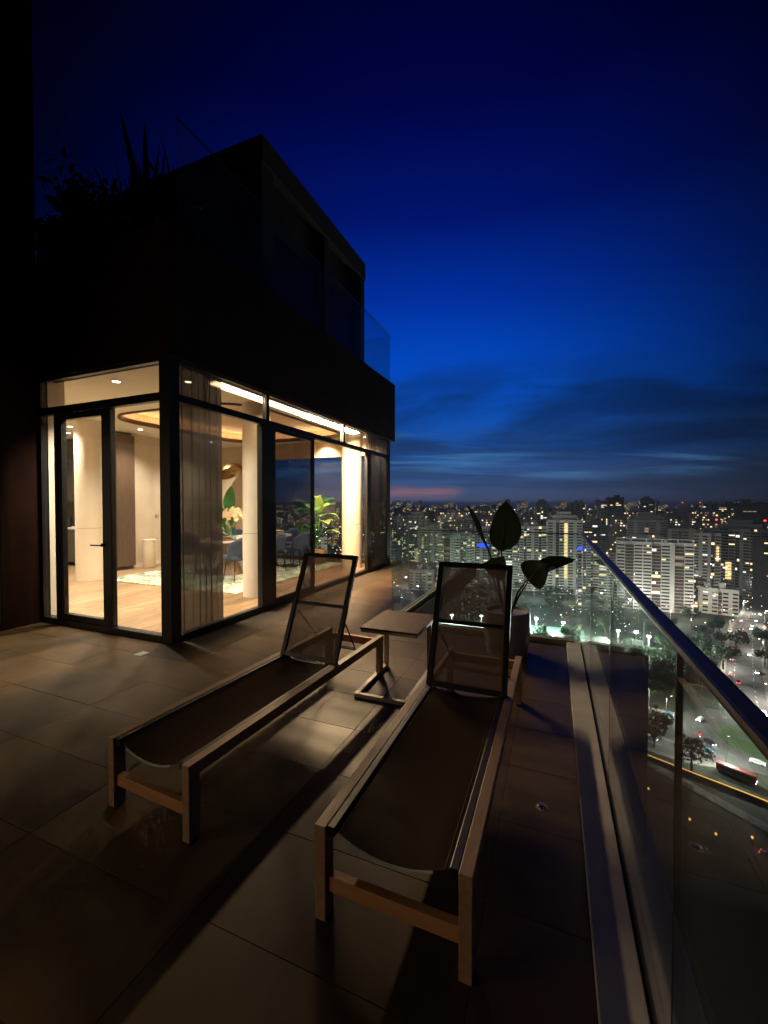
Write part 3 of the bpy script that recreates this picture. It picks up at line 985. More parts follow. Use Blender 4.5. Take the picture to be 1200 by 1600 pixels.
def chair_proto(lab):
    c = empty('dining_chair', lab, 'chair', (0, 0, 0), 0, 'navy dining chairs')
    MB().box(-0.24, -0.24, 0.40, 0.24, 0.24, 0.49).build('seat', 'navy_velvet', c, 0.03, True)

    def back(a, b):
        t = (a - 0.5) * math.pi * 1.02
        r = 0.27
        return (r * math.sin(t), -0.02 + 0.26 * -math.cos(t) * 0.95 - 0.05 * b, 0.44 + b * 0.40 * (0.62 + 0.38 * math.cos(t)))
    mb = MB().grid(back, 16, 5)
    o = mb.build('backrest', 'navy_velvet', c, 0, True)
    md = o.modifiers.new('thick', 'SOLIDIFY')
    md.thickness = 0.055
    for sx_ in (-1, 1):
        for sy_ in (-1, 1):
            MB().tube([(sx_ * 0.18, sy_ * 0.17, 0.41), (sx_ * 0.22, sy_ * 0.22, 0.0)], 0.017, 8, 0.009).build('leg', 'black_frame', c)
    return c


seats = [(-5.70, 6.45, 1.2, 'navy velvet chair turned out at the near corner of the table'), (-5.62, 7.35, 1.57, 'navy velvet chair in the middle of the glass side of the table'),
         (-5.60, 8.25, 1.65, 'navy velvet chair at the plant end of the glass side'), (-7.2, 6.8, -1.57, 'navy velvet chair on the wall side near the flowers'),
         (-7.2, 7.6, -1.57, 'navy velvet chair in the middle of the wall side'), (-7.2, 8.4, -1.57, 'navy velvet chair on the wall side near the arched lamp'),
         (-6.35, 9.02, 3.1, 'navy velvet chair at the head of the table by the window')]
cp = chair_proto(seats[0][3])
for i, (x, y, rz, lab) in enumerate(seats):
    c = cp if i == 0 else copy_tree(cp)
    c.location = (x, y, 0.015)
    c.rotation_euler = (0, 0, rz)
    c['label'] = lab

vz = empty('flower_vase', 'glass vase of cream orchids on the dining table', 'flowers', TC + Vector((0.05, -0.55, 0.742)))
MB().lathe([(0.06, 0), (0.075, 0.06), (0.07, 0.18), (0.05, 0.24)], 24).build('vase', 'vase_glass', vz, 0, True)
for k in range(7):
    a = k * 0.9
    d = Vector((math.cos(a), math.sin(a), 0))
    MB().tube([(0, 0, 0.02), d * 0.04 + Vector((0, 0, 0.28)), d * 0.16 + Vector((0, 0, 0.45 + 0.03 * (k % 3)))], 0.004, 6).build('stem', 'leaf_green', vz)
for k in range(34):
    a, t = random.random() * 6.28, random.uniform(-0.3, 1.2)
    c = Vector((math.cos(a) * math.cos(t) * 0.24, math.sin(a) * math.cos(t) * 0.24, 0.46 + 0.18 * math.sin(t)))
    mb = MB()
    nrm = Vector((math.cos(a), math.sin(a), 0.4)).normalized()
    u_ = nrm.cross(Vector((0, 0, 1))).normalized()
    w_ = u_.cross(nrm)
    for j in range(5):
        q = 2 * math.pi * j / 5 + a
        lf = leaf(c, c + (u_ * math.cos(q) + w_ * math.sin(q)) * 0.06 + nrm * 0.01, 0.055, nrm, 0.1, 0.15, 4, 0.5)
        mb.add(lf.v, lf.f)
    mb.build('blossom', 'petal', vz, 0, True)
tr = tag(MB().box(-0.2, -0.16, 0, 0.2, 0.16, 0.02).box(-0.14, -0.1, 0.021, 0.12, 0.1, 0.07).build('serving_tray', 'walnut', None, 0.004), 'dark wooden serving tray beside the flower vase', 'tray')
tr.location = TC + Vector((0.16, -0.95, 0.742))
for k, (dy, lab) in enumerate(((0.42, 'stack of cream bowls in the middle of the table'), (0.78, 'stack of cream bowls at the window end of the table'))):
    bo = empty('bowl_stack', lab, 'bowls', TC + Vector((0.25, dy, 0.742)))
    for j in range(3):
        MB().lathe([(0.05, j * 0.022), (0.12, 0.05 + j * 0.022), (0.13, 0.055 + j * 0.022), (0.05, 0.012 + j * 0.022)], 24).build('bowl', 'petal', bo, 0, True)

# arched lamp by the beige wall
al = empty('arched_lamp', 'arched floor lamp with a tilted bronze dome shade', 'lamp', (-7.75, 9.15, 0))
MB().lathe([(0.17, 0), (0.17, 0.03), (0.02, 0.045)], 28).build('base', 'bronze', al, 0, True)
MB().tube([(0, 0, 0.04), (0, 0, 1.6), (-0.04, -0.03, 2.2), (-0.2, -0.08, 2.48), (-0.38, -0.10, 2.56)], 0.014, 10).build('pole', 'bronze', al, 0, True)
sh = MB()
rot = Matrix.Rotation(R(-32), 3, 'Y')
prof = [(0.02, 0.24), (0.14, 0.225), (0.26, 0.16), (0.34, 0.06), (0.36, 0.0), (0.345, 0.0), (0.325, 0.06), (0.25, 0.145), (0.13, 0.21), (0.01, 0.222)]
sh.lathe(prof, 36)
sh.v = [tuple(rot @ Vector(p) + Vector((-0.52, -0.10, 2.36))) for p in sh.v]
sh.build('lamp_shade', 'bronze', al, 0, True)
MB().lathe([(0.005, 0), (0.04, 0.02), (0.045, 0.05), (0.02, 0.08)], 16, (-0.36, -0.10, 2.52)).build('finial', 'white_stone', al, 0, True)


def potted(name, lab, cat, loc, leaves, stems, mat='leaf_green', pot=(0.17, 0.34), potmat='basket', ribmat=None):
    p = empty(name, lab, cat, loc)
    r, h = pot
    MB().lathe([(r * 0.85, 0), (r, h * 0.5), (r * 0.98, h), (r * 0.88, h), (r * 0.86, h - 0.03)], 32).build('pot', potmat, p, 0, True)
    MB().lathe([(r * 0.86, h - 0.05), (r * 0.86, h - 0.035)], 24).build('soil', 'soil', p)
    for st in stems:
        MB().tube(st, 0.012, 8, 0.007).build('stem', mat, p, 0, True)
    for lf in leaves:
        bs, tp, w, nm = lf[:4]
        m_ = lf[4] if len(lf) > 4 else mat
        o = leaf(bs, tp, w, nm, 0.10, 0.22, 12).build('leaf', m_, p, 0, True)
        if ribmat:
            d = Vector(tp) - Vector(bs)
            nn = Vector(nm)
            nn = (nn - d.normalized() * nn.dot(d.normalized())).normalized()
            L = d.length
            rib = [Vector(bs) + d * t + nn * (0.10 * L * math.sin(math.pi * t) - 0.10 * L * t * t + 0.004) for t in (0, .2, .4, .6, .8, .97)]
            MB().tube(rib, 0.011, 6, 0.003).build('midrib', ribmat, o, 0, True)
    return p


# big plant by the far window
rnd = random.Random(11)
leaves, stems = [], []
top = Vector((0.02, 0, 1.25))
stems.append([(0, 0, 0.3), (0.03, 0.0, 0.7), top])
stems.append([(0.02, 0, 0.3), (-0.1, -0.02, 0.55), (-0.25, -0.05, 0.75)])
for k in range(15):
    a = k * 2.4
    z = 0.45 + 0.06 * k
    b0 = Vector((0.03 * math.cos(a), 0.03 * math.sin(a), z))
    out_ = Vector((math.cos(a), math.sin(a), 0))
    L = 0.34 + 0.10 * rnd.random()
    el_ = b0 + out_ * L * 0.55 + Vector((0, 0, 0.28 + 0.1 * rnd.random()))
    stems.append([b0, b0 + out_ * L * 0.3 + Vector((0, 0, 0.2)), el_])
    leaves.append((el_, el_ + out_ * (0.30 + 0.1 * rnd.random()) + Vector((0, 0, rnd.uniform(-0.12, 0.16))), 0.24 + 0.08 * rnd.random(), (out_.x * 0.3, out_.y * 0.3, 1), 'leaf_lime' if k % 3 != 1 else 'leaf_green'))
leaves.append((top, top + Vector((0.10, -0.1, 0.42)), 0.30, (0.3, -0.8, 0.5), 'leaf_lime'))
leaves.append(((-0.25, -0.05, 0.75), (-0.42, -0.2, 0.86), 0.30, (0.1, -0.8, 0.8), 'leaf_green'))
pp = potted('house_plant', 'large lime green leafy plant in a woven pot by the far window', 'plant', (-5.45, 8.95, 0.016), leaves, stems, pot=(0.22, 0.36))
pp2 = potted('house_plant', 'tall plant with upright green paddle leaves behind the flowers', 'plant', (-7.95, 8.55, 0.015),
             [((0.05, 0, 1.25), (0.18, -0.05, 1.95), 0.30, (0.6, -0.8, 0.1)), ((-0.05, 0, 1.0), (-0.28, -0.1, 1.55), 0.24, (0.4, -0.9, 0.2)), ((0.1, 0, 0.9), (0.42, 0, 1.35), 0.22, (0.2, -0.9, 0.5)),
              ((0, -0.05, 0.8), (-0.1, -0.4, 1.2), 0.22, (0.6, -0.3, 0.8)), ((0, 0.05, 0.7), (-0.42, 0.1, 1.0), 0.2, (0, -0.5, 0.9))],
             [[(0, 0, 0.3), (0.02, 0, 0.8), (0.05, 0, 1.25)], [(0, 0, 0.3), (-0.05, 0, 1.0)], [(0, 0, 0.3), (0.05, 0, 0.6), (0.1, 0, 0.9)], [(0, 0, 0.3), (0, -0.05, 0.8)], [(0, 0, 0.3), (0, 0.05, 0.7)]])

# ================================================================== LOUNGERS
SEAT, LEN, HW = 0.345, 2.02, 0.285
HINGE, BTOP = 1.29, Vector((0, 1.615, 1.085))


def lounger_proto(lab):
    g = empty('sun_lounger', lab, 'sun lounger', (0, 0, 0), 0, 'wooden sun loungers')
    for s in (-1, 1):
        x = s * (HW - 0.0235)
        MB().box(x - 0.0225, 0.0, SEAT - 0.058, x + 0.0225, LEN, SEAT).build('side_rail', 'lounger_wood', g, 0.003)
        MB().box(x - 0.0215, 0.001, 0.0, x + 0.0215, 0.062, SEAT - 0.0585).build('leg', 'lounger_wood', g, 0.003)
        MB().box(x - 0.0215, LEN - 0.063, 0.0, x + 0.0215, LEN - 0.001, SEAT - 0.0585).build('leg', 'lounger_wood', g, 0.003)
        xi = s * (HW - 0.062)
        MB().box(xi - 0.0145, 0.012, SEAT - 0.036, xi + 0.0145, HINGE, SEAT - 0.002).build('sling_rail', 'black_frame', g, 0.003)
    MB().box(-HW + 0.047, 0.014, 0.105, HW - 0.047, 0.048, 0.160).build('stretcher', 'stretcher_wood', g, 0.003)
    MB().box(-HW + 0.047, LEN - 0.05, 0.255, HW - 0.047, LEN - 0.015, 0.318).build('stretcher', 'stretcher_wood', g, 0.003)
    hw = HW - 0.078

    def seat(a, b):
        x = (a * 2 - 1) * hw
        y = 0.016 + b * (HINGE - 0.02)
        sag = (1 - (a * 2 - 1) ** 2) * (0.022 + 0.034 * math.exp(-y / 0.10))
        return (x, y, SEAT - 0.010 - sag)
    st = MB().grid(seat, 18, 40).build('sling', 'sling', g, 0, True)
    MB().tube([Vector(seat(k / 16, 0)) + Vector((0, -0.003, -0.004)) for k in range(2, 15)], 0.0045, 6).build('edge_trim', 'pale_trim', st)
    for e_ in (0.035, 0.965):
        MB().tube([Vector(seat(e_, k / 24)) + Vector((0, 0, 0.0012)) for k in range(25)], 0.0016, 5).build('seam', 'seam_thread', st)
    # backrest tilted up
    h0 = Vector((0, HINGE, SEAT - 0.01))
    bd = BTOP - h0
    ax = bd.normalized()
    nb = Vector((0, -ax.z, ax.y))
    bw_ = HW - 0.052
    for s in (-1, 1):
        MB().bar(h0 + Vector((s * bw_, 0, 0)), BTOP + Vector((s * bw_, 0, 0)), 0.036, 0.028, nb).build('back_frame', 'black_frame', g, 0.003)
    for t, w in ((0.982, 0.034), (0.50, 0.024), (0.02, 0.034)):
        c = h0 + bd * t + (Vector((0, 0.012, 0)) if t == 0.5 else Vector())
        MB().bar(c + Vector((-bw_ + 0.018, 0, 0)), c + Vector((bw_ - 0.018, 0, 0)), w, 0.026, nb).build('back_crossbar', 'black_frame', g, 0.003)
    MB().grid(lambda a, b: tuple(h0 + bd * (0.03 + 0.93 * b) + Vector(((a * 2 - 1) * (bw_ - 0.012), 0, 0)) + nb * (0.004 - 0.022 * (1 - (a * 2 - 1) ** 2))), 10, 14).build('back_mesh', 'backrest_mesh', g, 0, True)
    # bent wire prop and its catch bar
    q = h0 + bd * 0.42 + Vector((0, 0.02, 0))
    e = Vector((0, HINGE + 0.50, SEAT - 0.065))
    MB().tube([q + Vector((-bw_ + 0.03, 0, 0)), e + Vector((-0.16, -0.06, 0.02)), e + Vector((-0.12, 0, 0)), e + Vector((0.12, 0, 0)), e + Vector((0.16, -0.06, 0.02)), q + Vector((bw_ - 0.03, 0, 0))], 0.0055, 8).build('wire_prop', 'black_frame', g, 0, True)
    MB().tube([(-HW + 0.05, HINGE + 0.10, SEAT - 0.04), (HW - 0.05, HINGE + 0.10, SEAT - 0.04)], 0.011, 10).build('catch_bar', 'aluminium', g, 0, True)
    MB().tube([(-HW + 0.05, HINGE + 0.42, SEAT - 0.045), (HW - 0.05, HINGE + 0.42, SEAT - 0.045)], 0.007, 8).build('catch_bar', 'black_frame', g, 0, True)
    return g


lr = lounger_proto('wooden sun lounger with dark sling right beside the glass balustrade')
lr.location = (-0.508, 1.27, 0.0)
lr.rotation_euler = (0, 0, R(-0.2))
ll = copy_tree(lr)
ll['label'] = 'wooden sun lounger with dark sling on the house side of the terrace'
ll.location = (-1.758, 1.355, 0.0)
ll.rotation_euler = (0, 0, R(-2.7))

# small C shaped side table
st_ = empty('side_table', 'small side table with red brown top and metal foot between the loungers', 'side table', (-1.2, 3.3, 0), R(1.0))
MB().box(-0.25, -0.28, 0.486, 0.235, 0.30, 0.505).build('table_top', 'table_wood', st_, 0.003)
MB().box(-0.246, -0.276, 0.465, 0.231, 0.296, 0.4855).build('top_rim', 'aluminium', st_, 0.003)
for s in (-0.215, 0.19):
    MB().box(s - 0.018, -0.43, 0.004, s + 0.018, 0.25, 0.034).build('foot', 'aluminium', st_, 0.003)
    MB().box(s - 0.018, 0.214, 0.0345, s + 0.018, 0.25, 0.4645).build('upright', 'aluminium', st_, 0.003)
MB().box(-0.1965, -0.43, 0.004, 0.1715, -0.394, 0.034).build('foot', 'aluminium', st_, 0.003)
MB().box(-0.1965, 0.22, 0.42, 0.1715, 0.245, 0.464).build('brace', 'aluminium', st_, 0.003)

# potted plant by the parapet
PO = Vector((-0.43, 4.30, 0.0))
lv = [((-0.06, 0.02, 1.02), (0.0, -0.05, 1.52), 0.31, (0.35, -0.93, 0.12)),
      ((0.22, 0.0, 0.80), (0.60, -0.04, 1.00), 0.17, (-0.2, -0.75, 0.65)),
      ((0.20, 0.02, 0.74), (0.36, -0.12, 0.94), 0.30, (0.1, -0.9, 0.45)),
      ((-0.14, -0.06, 0.78), (-0.02, -0.22, 0.98), 0.24, (0.2, -0.9, 0.4)),
      ((-0.24, -0.02, 1.18), (-0.40, -0.02, 1.50), 0.05, (0.3, -0.9, 0.2)),
      ((-0.20, 0.02, 1.05), (-0.33, 0.02, 1.30), 0.035, (0.3, -0.9, 0.2))]
sm = [[(0, 0, 0.38), (-0.03, 0.01, 0.7), (-0.06, 0.02, 1.02)], [(0.03, 0, 0.38), (0.1, 0, 0.62), (0.22, 0.0, 0.80)], [(0.02, 0, 0.38), (0.12, 0.01, 0.6), (0.20, 0.02, 0.74)],
      [(-0.02, 0, 0.38), (-0.08, -0.03, 0.6), (-0.14, -0.06, 0.78)], [(-0.03, 0, 0.38), (-0.10, 0, 0.8), (-0.24, -0.02, 1.18)], [(-0.03, 0.02, 0.38), (-0.09, 0.02, 0.75), (-0.20, 0.02, 1.05)]]
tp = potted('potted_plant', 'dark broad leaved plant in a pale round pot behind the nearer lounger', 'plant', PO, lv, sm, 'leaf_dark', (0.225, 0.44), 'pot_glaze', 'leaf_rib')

# ================================================================== CITY
GZ = -100.0
solid('city_ground', (0.035, 0.045, 0.026), 0.95, (0.02, 0.024, 0.016), 0.02)
solid('asphalt', (0.085, 0.083, 0.08), 0.85, (0.06, 0.06, 0.058), 0.15)
solid('paving', (0.24, 0.22, 0.19), 0.85, (0.18, 0.165, 0.14), 0.3)
solid('lawn', (0.055, 0.10, 0.03), 0.9, (0.035, 0.07, 0.02), 0.3)
solid('road_paint', (0.75, 0.75, 0.72), 0.7)
solid('court_green', (0.16, 0.42, 0.30), 0.7, (0.13, 0.36, 0.25), 0.3)
solid('pale_roof', (0.62, 0.68, 0.60), 0.7, (0.52, 0.58, 0.5), 0.2)
solid('tower_white', (0.70, 0.69, 0.63), 0.8, (0.62, 0.61, 0.55), 0.15)
solid('tower_grey', (0.40, 0.385, 0.36), 0.8, (0.33, 0.32, 0.30), 0.15)
solid('tower_brown', (0.32, 0.26, 0.21), 0.8, (0.26, 0.21, 0.17), 0.15)
solid('tower_blue', (0.26, 0.30, 0.33), 0.7, (0.21, 0.25, 0.28), 0.15)
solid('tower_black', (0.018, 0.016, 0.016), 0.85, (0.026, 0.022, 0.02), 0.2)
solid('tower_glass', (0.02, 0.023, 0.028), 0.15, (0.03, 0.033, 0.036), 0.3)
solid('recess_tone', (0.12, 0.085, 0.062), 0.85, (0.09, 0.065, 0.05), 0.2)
solid('car_silver', (0.55, 0.56, 0.58), 0.3, metal=0.6)
solid('car_white', (0.75, 0.75, 0.74), 0.3)
solid('car_black', (0.02, 0.02, 0.022), 0.25)
solid('car_blue', (0.05, 0.16, 0.24), 0.3)
solid('bus_red', (0.28, 0.05, 0.035), 0.4)
solid('rubber', (0.015, 0.015, 0.015), 0.8)
emit('lit_warm', (1.0, 0.70, 0.34), 1.9, False)
emit('lit_cool', (1.0, 0.93, 0.80), 1.5, False)
emit('lit_dim', (0.85, 0.60, 0.36), 0.40, False)
emit('lit_gold', (1.0, 0.72, 0.30), 2.2, False)
emit('lit_teal', (0.40, 1.0, 0.82), 1.6, False)
emit('lit_blue', (0.03, 0.10, 1.0), 1.6, False)
emit('lit_red', (1.0, 0.05, 0.06), 3.0, False)
emit('lit_green', (0.05, 0.9, 0.35), 1.8, False)
emit('lamp_white', (1.0, 0.96, 0.88), 14.0, False)
emit('flood_lens', (0.95, 1.0, 0.96), 70.0, False)
emit('lamp_amber', (1.0, 0.62, 0.20), 4.5, False)
emit('amber_line', (1.0, 0.47, 0.10), 1.9, False)
emit('headlight', (0.88, 0.94, 1.0), 22.0, False)
emit('tail_light', (1.0, 0.05, 0.05), 9.0, False)
emit('court_glow_emit', (0.75, 1.0, 0.82), 1.3, False)

tag(MB().quad((-9000, -2500, GZ), (9000, -2500, GZ), (9000, 12000, GZ), (-9000, 12000, GZ)).build('ground', 'city_ground'), 'dark ground stretching under the city to the horizon', None, None, 'structure')


def smooth_path(pts, n=8):
    pts = [Vector(p) for p in pts]
    out_ = []
    for i in range(len(pts) - 1):
        p0, p1, p2, p3 = pts[max(i - 1, 0)], pts[i], pts[i + 1], pts[min(i + 2, len(pts) - 1)]
        for k in range(n):
            t = k / n
            out_.append(0.5 * ((2 * p1) + (p2 - p0) * t + (2 * p0 - 5 * p1 + 4 * p2 - p3) * t * t + (3 * p1 - p0 - 3 * p2 + p3) * t ** 3))
    out_.append(pts[-1])
    return out_


def strip(path, width, z, off=0.0):
    mb = MB()
    P = smooth_path(path)
    vs = []
    for i, p in enumerate(P):
        d = (P[min(i + 1, len(P) - 1)] - P[max(i - 1, 0)])
        s = Vector((-d.y, d.x)).normalized()
        a, c = p + s * (off - width / 2), p + s * (off + width / 2)
        vs += [(a.x, a.y, z), (c.x, c.y, z)]
    return mb.add(vs, [(2 * i, 2 * i + 1, 2 * i + 3, 2 * i + 2) for i in range(len(P) - 1)])


RC = Vector((84, 222))                       # roundabout
A_ = [(420, 1100), (260, 690), (172, 480), (143, 416), (103, 302), (88, 252)]
B_ = [(100, 212), (128, 196), (200, 160), (330, 90)]
C_ = [(66, 206), (48, 202), (20, 215), (-40, 245), (-120, 285)]
D_ = [(58, 230), (38, 236), (0, 262), (-60, 300), (-150, 330)]
roads = {'A': (A_, 17), 'B': (B_, 14), 'C': (C_, 11), 'D': (D_, 11)}
for k, (p, w) in roads.items():
    r_ = tag(strip(p, w, GZ + 0.12).build('road', 'asphalt'), None, None, None, 'structure')
    tag(strip(p, w + 5, GZ + 0.06).build('pavement', 'paving'), None, None, None, 'structure')
    P = smooth_path(p)
    mk = MB()
    for off in ((-w / 4, w / 4) if w > 12 else (0,)):
        for i in range(0, len(P) - 1):
            a, c = P[i], P[i + 1]
            d = (c - a)
            L = d.length
            d.normalize()
            s = Vector((-d.y, d.x))
            t = 0
            while t + 3 < L:
                q = a + d * t + s * off
                e = q + d * 3
                mk.quad(*[(x.x, x.y, GZ + 0.17) for x in (q - s * .12, q + s * .12, e + s * .12, e - s * .12)])
                t += 9
    mk.build('lane_marking', 'road_paint', r_)['kind'] = 'stuff'
n = 48
circ = lambda r, sy_=0.82: [(RC.x + r * math.cos(2 * math.pi * k / n), RC.y + r * sy_ * math.sin(2 * math.pi * k / n)) for k in range(n)]
tag(MB().quad(*[(x, y, GZ + 0.15) for x, y in circ(34)]).build('road', 'asphalt'), 'asphalt roundabout below the terrace', None, None, 'structure')
isl_ = MB().add([(x, y, GZ + 0.16) for x, y in circ(17.5)] + [(x, y, GZ + 0.36) for x, y in circ(17.3)], [(k, (k + 1) % n, n + (k + 1) % n, n + k) for k in range(n)] + [tuple(range(n, 2 * n))])
tag(isl_.build('lawn', 'lawn'), 'oval grass island of the roundabout', None, None, 'structure')
mk = MB()
for k in range(0, n, 2):
    for rr in (25.5,):
        a, c = circ(rr)[k], circ(rr)[(k + 1) % n]
        mk.quad((a[0], a[1], GZ + 0.19), (c[0], c[1], GZ + 0.19), (c[0] * 1.0 + 0.0, c[1] + 0.25, GZ + 0.19), (a[0], a[1] + 0.25, GZ + 0.19))
tag(mk.build('road_marking', 'road_paint'), 'white lane marks round the grass island', None, None, 'structure')
G_ = [(5, 205), (35, 187), (62, 164), (110, 120), (150, 80)]
tag(strip(G_, 4.2, GZ + 0.2).build('path', 'paving'), 'pale footpath below the amber lit parapet', None, None, 'structure')
E_ = [(0, 182), (30, 163.5), (45, 155.5), (57, 148.5), (100, 118), (150, 75)]
tag(strip(E_, 7, GZ + 0.14).build('road', 'asphalt'), 'narrow lower lane with few lights', None, None, 'structure')
O_ = [(32.5, 193), (50, 184.6), (67, 176.8), (95, 162), (130, 140)]
par = empty('lit_parapet', 'long low parapet with an amber light line along its top', 'parapet', (50, 184.6, GZ))
PP = smooth_path(O_, 6)
mb, me_ = MB(), MB()
for a, c in zip(PP[:-1], PP[1:]):
    mb.bar((a.x - 50, a.y - 184.6, 0.6), (c.x - 50, c.y - 184.6, 0.6), 0.35, 1.2)
    me_.bar((a.x - 50, a.y - 184.6, 1.32), (c.x - 50, c.y - 184.6, 1.32), 0.42, 0.22)
mb.build('wall', 'paving', par)
me_.build('light_line', 'amber_line', par)

# ---- towers
LAMP_GAIN = 0.24
ORD = ('first second third fourth fifth sixth seventh eighth ninth tenth eleventh twelfth thirteenth fourteenth fifteenth sixteenth seventeenth eighteenth nineteenth twentieth').split()
ORD += ['twenty-' + w for w in ORD[:9]] + ['thirtieth'] + ['thirty-' + w for w in ORD[:9]] + ['fortieth'] + ['forty-' + w for w in ORD[:9]]
ROADW = {'A': 'wide road running away from the island', 'B': 'road leaving the view beyond the island', 'C': 'road behind the amber lit parapet', 'D': 'side road towards the house', 'E': 'narrow lower lane'}


def rank(things, text, centre=(84, 222)):
    """number things outwards from the island so that each label points to one"""
    for k, o in enumerate(sorted(things, key=lambda o: (o.location.x - centre[0]) ** 2 + (o.location.y - centre[1]) ** 2)):
        o['label'] = text % ORD[k]



def rot2(x, y, a):
    return (x * math.cos(a) - y * math.sin(a), x * math.sin(a) + y * math.cos(a))


def tower(name, label, u0, u1, vtop, dist, depth, mat, bays, floor_h=3.1, lit=0.12, seed=1, turn=0.0, group=None, roof='box', beacon=False, cool=0.3, dimlit=0.25, gold=None, gspan=(0, 1)):
    """apartment tower: a set-back core with projecting window stacks, plain piers and open recesses; bays = string of s, p, r, b"""
    rnd = random.Random(seed)
    c = deep((u0 + u1) / 2, vtop, dist)
    wid = (u1 - u0) / FPX * dist
    hgt = c.z - GZ
    ang = math.atan2(c.x, c.y)
    t = empty(name, label, 'building', (c.x, c.y, GZ), -ang + turn, group)
    nf = max(3, int(hgt / floor_h))
    fh = hgt / nf
    wall, sp, dk, rec = MB(), MB(), MB(), MB()
    L = {'lit_warm': MB(), 'lit_cool': MB(), 'lit_dim': MB()}
    y0 = -depth / 2
    wall.box(-wid / 2 + .2, y0 + 2.2, 0, wid / 2 - .2, depth / 2, hgt)
    units = {'s': 1.0, 'p': 0.45, 'r': 0.6, 'R': 1.0, 'b': 1.3}
    tot = sum(units[b_] for b_ in bays)
    x = -wid / 2

    def pane(mbx, xa, xb, ya, za, zb):
        mbx.quad((xa, ya, za), (xb, ya, za), (xb, ya, zb), (xa, ya, zb))

    def light(xa, xb, ya, za, zb, p):
        if rnd.random() < p:
            k = rnd.random()
            mt = 'lit_dim' if k < dimlit else ('lit_cool' if k < dimlit + cool else 'lit_warm')
            xm = xa + (xb - xa) * rnd.choice((0, 0, 0.4))
            pane(L[mt], xm + .1, xb - .1 if rnd.random() < .6 else (xm + xb) / 2, ya - .06, za, zb)
            return True
    for b_ in bays:
        w = wid * units[b_] / tot
        xa, xb = x, x + w
        x += w
        if b_ == 'p':
            wall.box(xa, y0, 0, xb, y0 + 2.19, hgt + rnd.choice((0, .6)))
            continue
        if b_ in 's':
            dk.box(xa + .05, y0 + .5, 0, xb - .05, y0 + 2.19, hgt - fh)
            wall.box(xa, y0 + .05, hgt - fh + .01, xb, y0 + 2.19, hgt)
            nwin = max(1, int(w / 4.5))
            for j in range(nwin + 1):
                xm = xa + w * j / nwin
                wall.box(max(xa, xm - .45), y0 + .08, 0, min(xb, xm + .45), y0 + .7, hgt - fh)
            for f in range(nf - 1):
                z = f * fh
                sp.box(xa + .02, y0, z, xb - .02, y0 + .55, z + fh * .52)
                light(xa + .2, xb - .2, y0 + .5, z + fh * .6, z + fh * .97, lit)
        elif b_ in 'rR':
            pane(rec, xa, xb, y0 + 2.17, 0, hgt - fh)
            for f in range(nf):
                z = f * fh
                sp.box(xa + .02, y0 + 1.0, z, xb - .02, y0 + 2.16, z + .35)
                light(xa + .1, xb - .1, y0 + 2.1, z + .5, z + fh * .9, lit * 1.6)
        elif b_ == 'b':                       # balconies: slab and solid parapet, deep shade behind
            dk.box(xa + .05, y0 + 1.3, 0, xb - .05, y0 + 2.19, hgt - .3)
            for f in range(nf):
                z = f * fh
                sp.box(xa + .1, y0, z, xb - .1, y0 + 1.29, z + .28)
                sp.box(xa + .1, y0, z + .281, xb - .1, y0 + .15, z + 1.15)
                light(xa + .3, xb - .3, y0 + 1.3, z + 1.2, z + fh * .92, lit)
    # end walls
    for s in (-1, 1):
        xs = s * (wid / 2 - .2)
        nc = max(2, int(depth / 5))
        for j in range(nc):
            ya = y0 + 2.6 + (depth - 3.2) * j / nc
            yb = ya + (depth - 3.2) / nc * .5
            for f in range(nf):
                z = f * fh
                tgt = dk
                if rnd.random() < lit:
                    tgt = L['lit_warm' if rnd.random() < .6 else 'lit_cool']
                xo = xs + s * .06
                tgt.quad((xo, ya, z + .9), (xo, yb, z + .9), (xo, yb, z + fh * .8), (xo, ya, z + fh * .8))
    wall.build('wall', mat, t)
    for nm, mbx, mt in (('balcony', sp, mat), ('window_glass', dk, 'tower_glass'), ('recess', rec, 'recess_tone')):
        if mbx.f:
            mbx.build(nm, mt, t)['kind'] = 'stuff'
    for k, mbx in L.items():
        if mbx.f:
            mbx.build('lit_window', k, t)['kind'] = 'stuff'
    rf = MB()
    if roof == 'box':
        for k in range(rnd.choice((2, 3))):
            xx = rnd.uniform(-.4, .25) * wid
            rf.box(xx, -depth * .2, hgt, xx + wid * .16, depth * .3, hgt + rnd.uniform(2.5, 5))
    elif roof == 'step':
        rf.box(-wid * .36, -depth * .25, hgt, wid * .36, depth * .35, hgt + 5).box(-wid * .2, -depth * .1, hgt + 5, wid * .2, depth * .3, hgt + 9)
    elif roof == 'frame':
        rf.box(-wid * .5, y0 + .1, hgt + 2.6, wid * .5, y0 + 1.2, hgt + 3.2)
        for k in range(6):
            xx = (-.5 + k / 5) * wid
            rf.box(xx - .4 + (.4 if k == 0 else -.4 if k == 5 else 0), y0 + .2, hgt, xx + .4 + (.4 if k == 0 else -.4 if k == 5 else 0), y0 + 1.1, hgt + 2.59)
    if rf.f:
        rf.build('roof_structure', mat, t)
    if beacon:
        for xx in (-wid * .4, wid * .4):
            MB().tube([(xx, 0, hgt), (xx, 0, hgt + 8)], .25, 6).build('mast', 'tower_black', t)
            MB().lathe([(.3, 0), (1.1, .6), (1.1, 1.4), (.3, 2)], 8, (xx, 0, hgt + 8)).build('beacon', 'lit_red', t)
    if gold is not None:                      # a lit stair shaft: stacked golden landings
        g, gw = MB(), wid * 0.05
        for f in range(int(nf * gspan[0]), int(nf * gspan[1])):
            z = f * fh
            for q in range(2):
                g.box(gold * wid - gw, y0 - .5, z + q * fh / 2, gold * wid + gw, y0 - .1, z + q * fh / 2 + .55)
        g.build('lit_stair', 'lit_gold', t)['kind'] = 'stuff'
    return t, hgt, wid


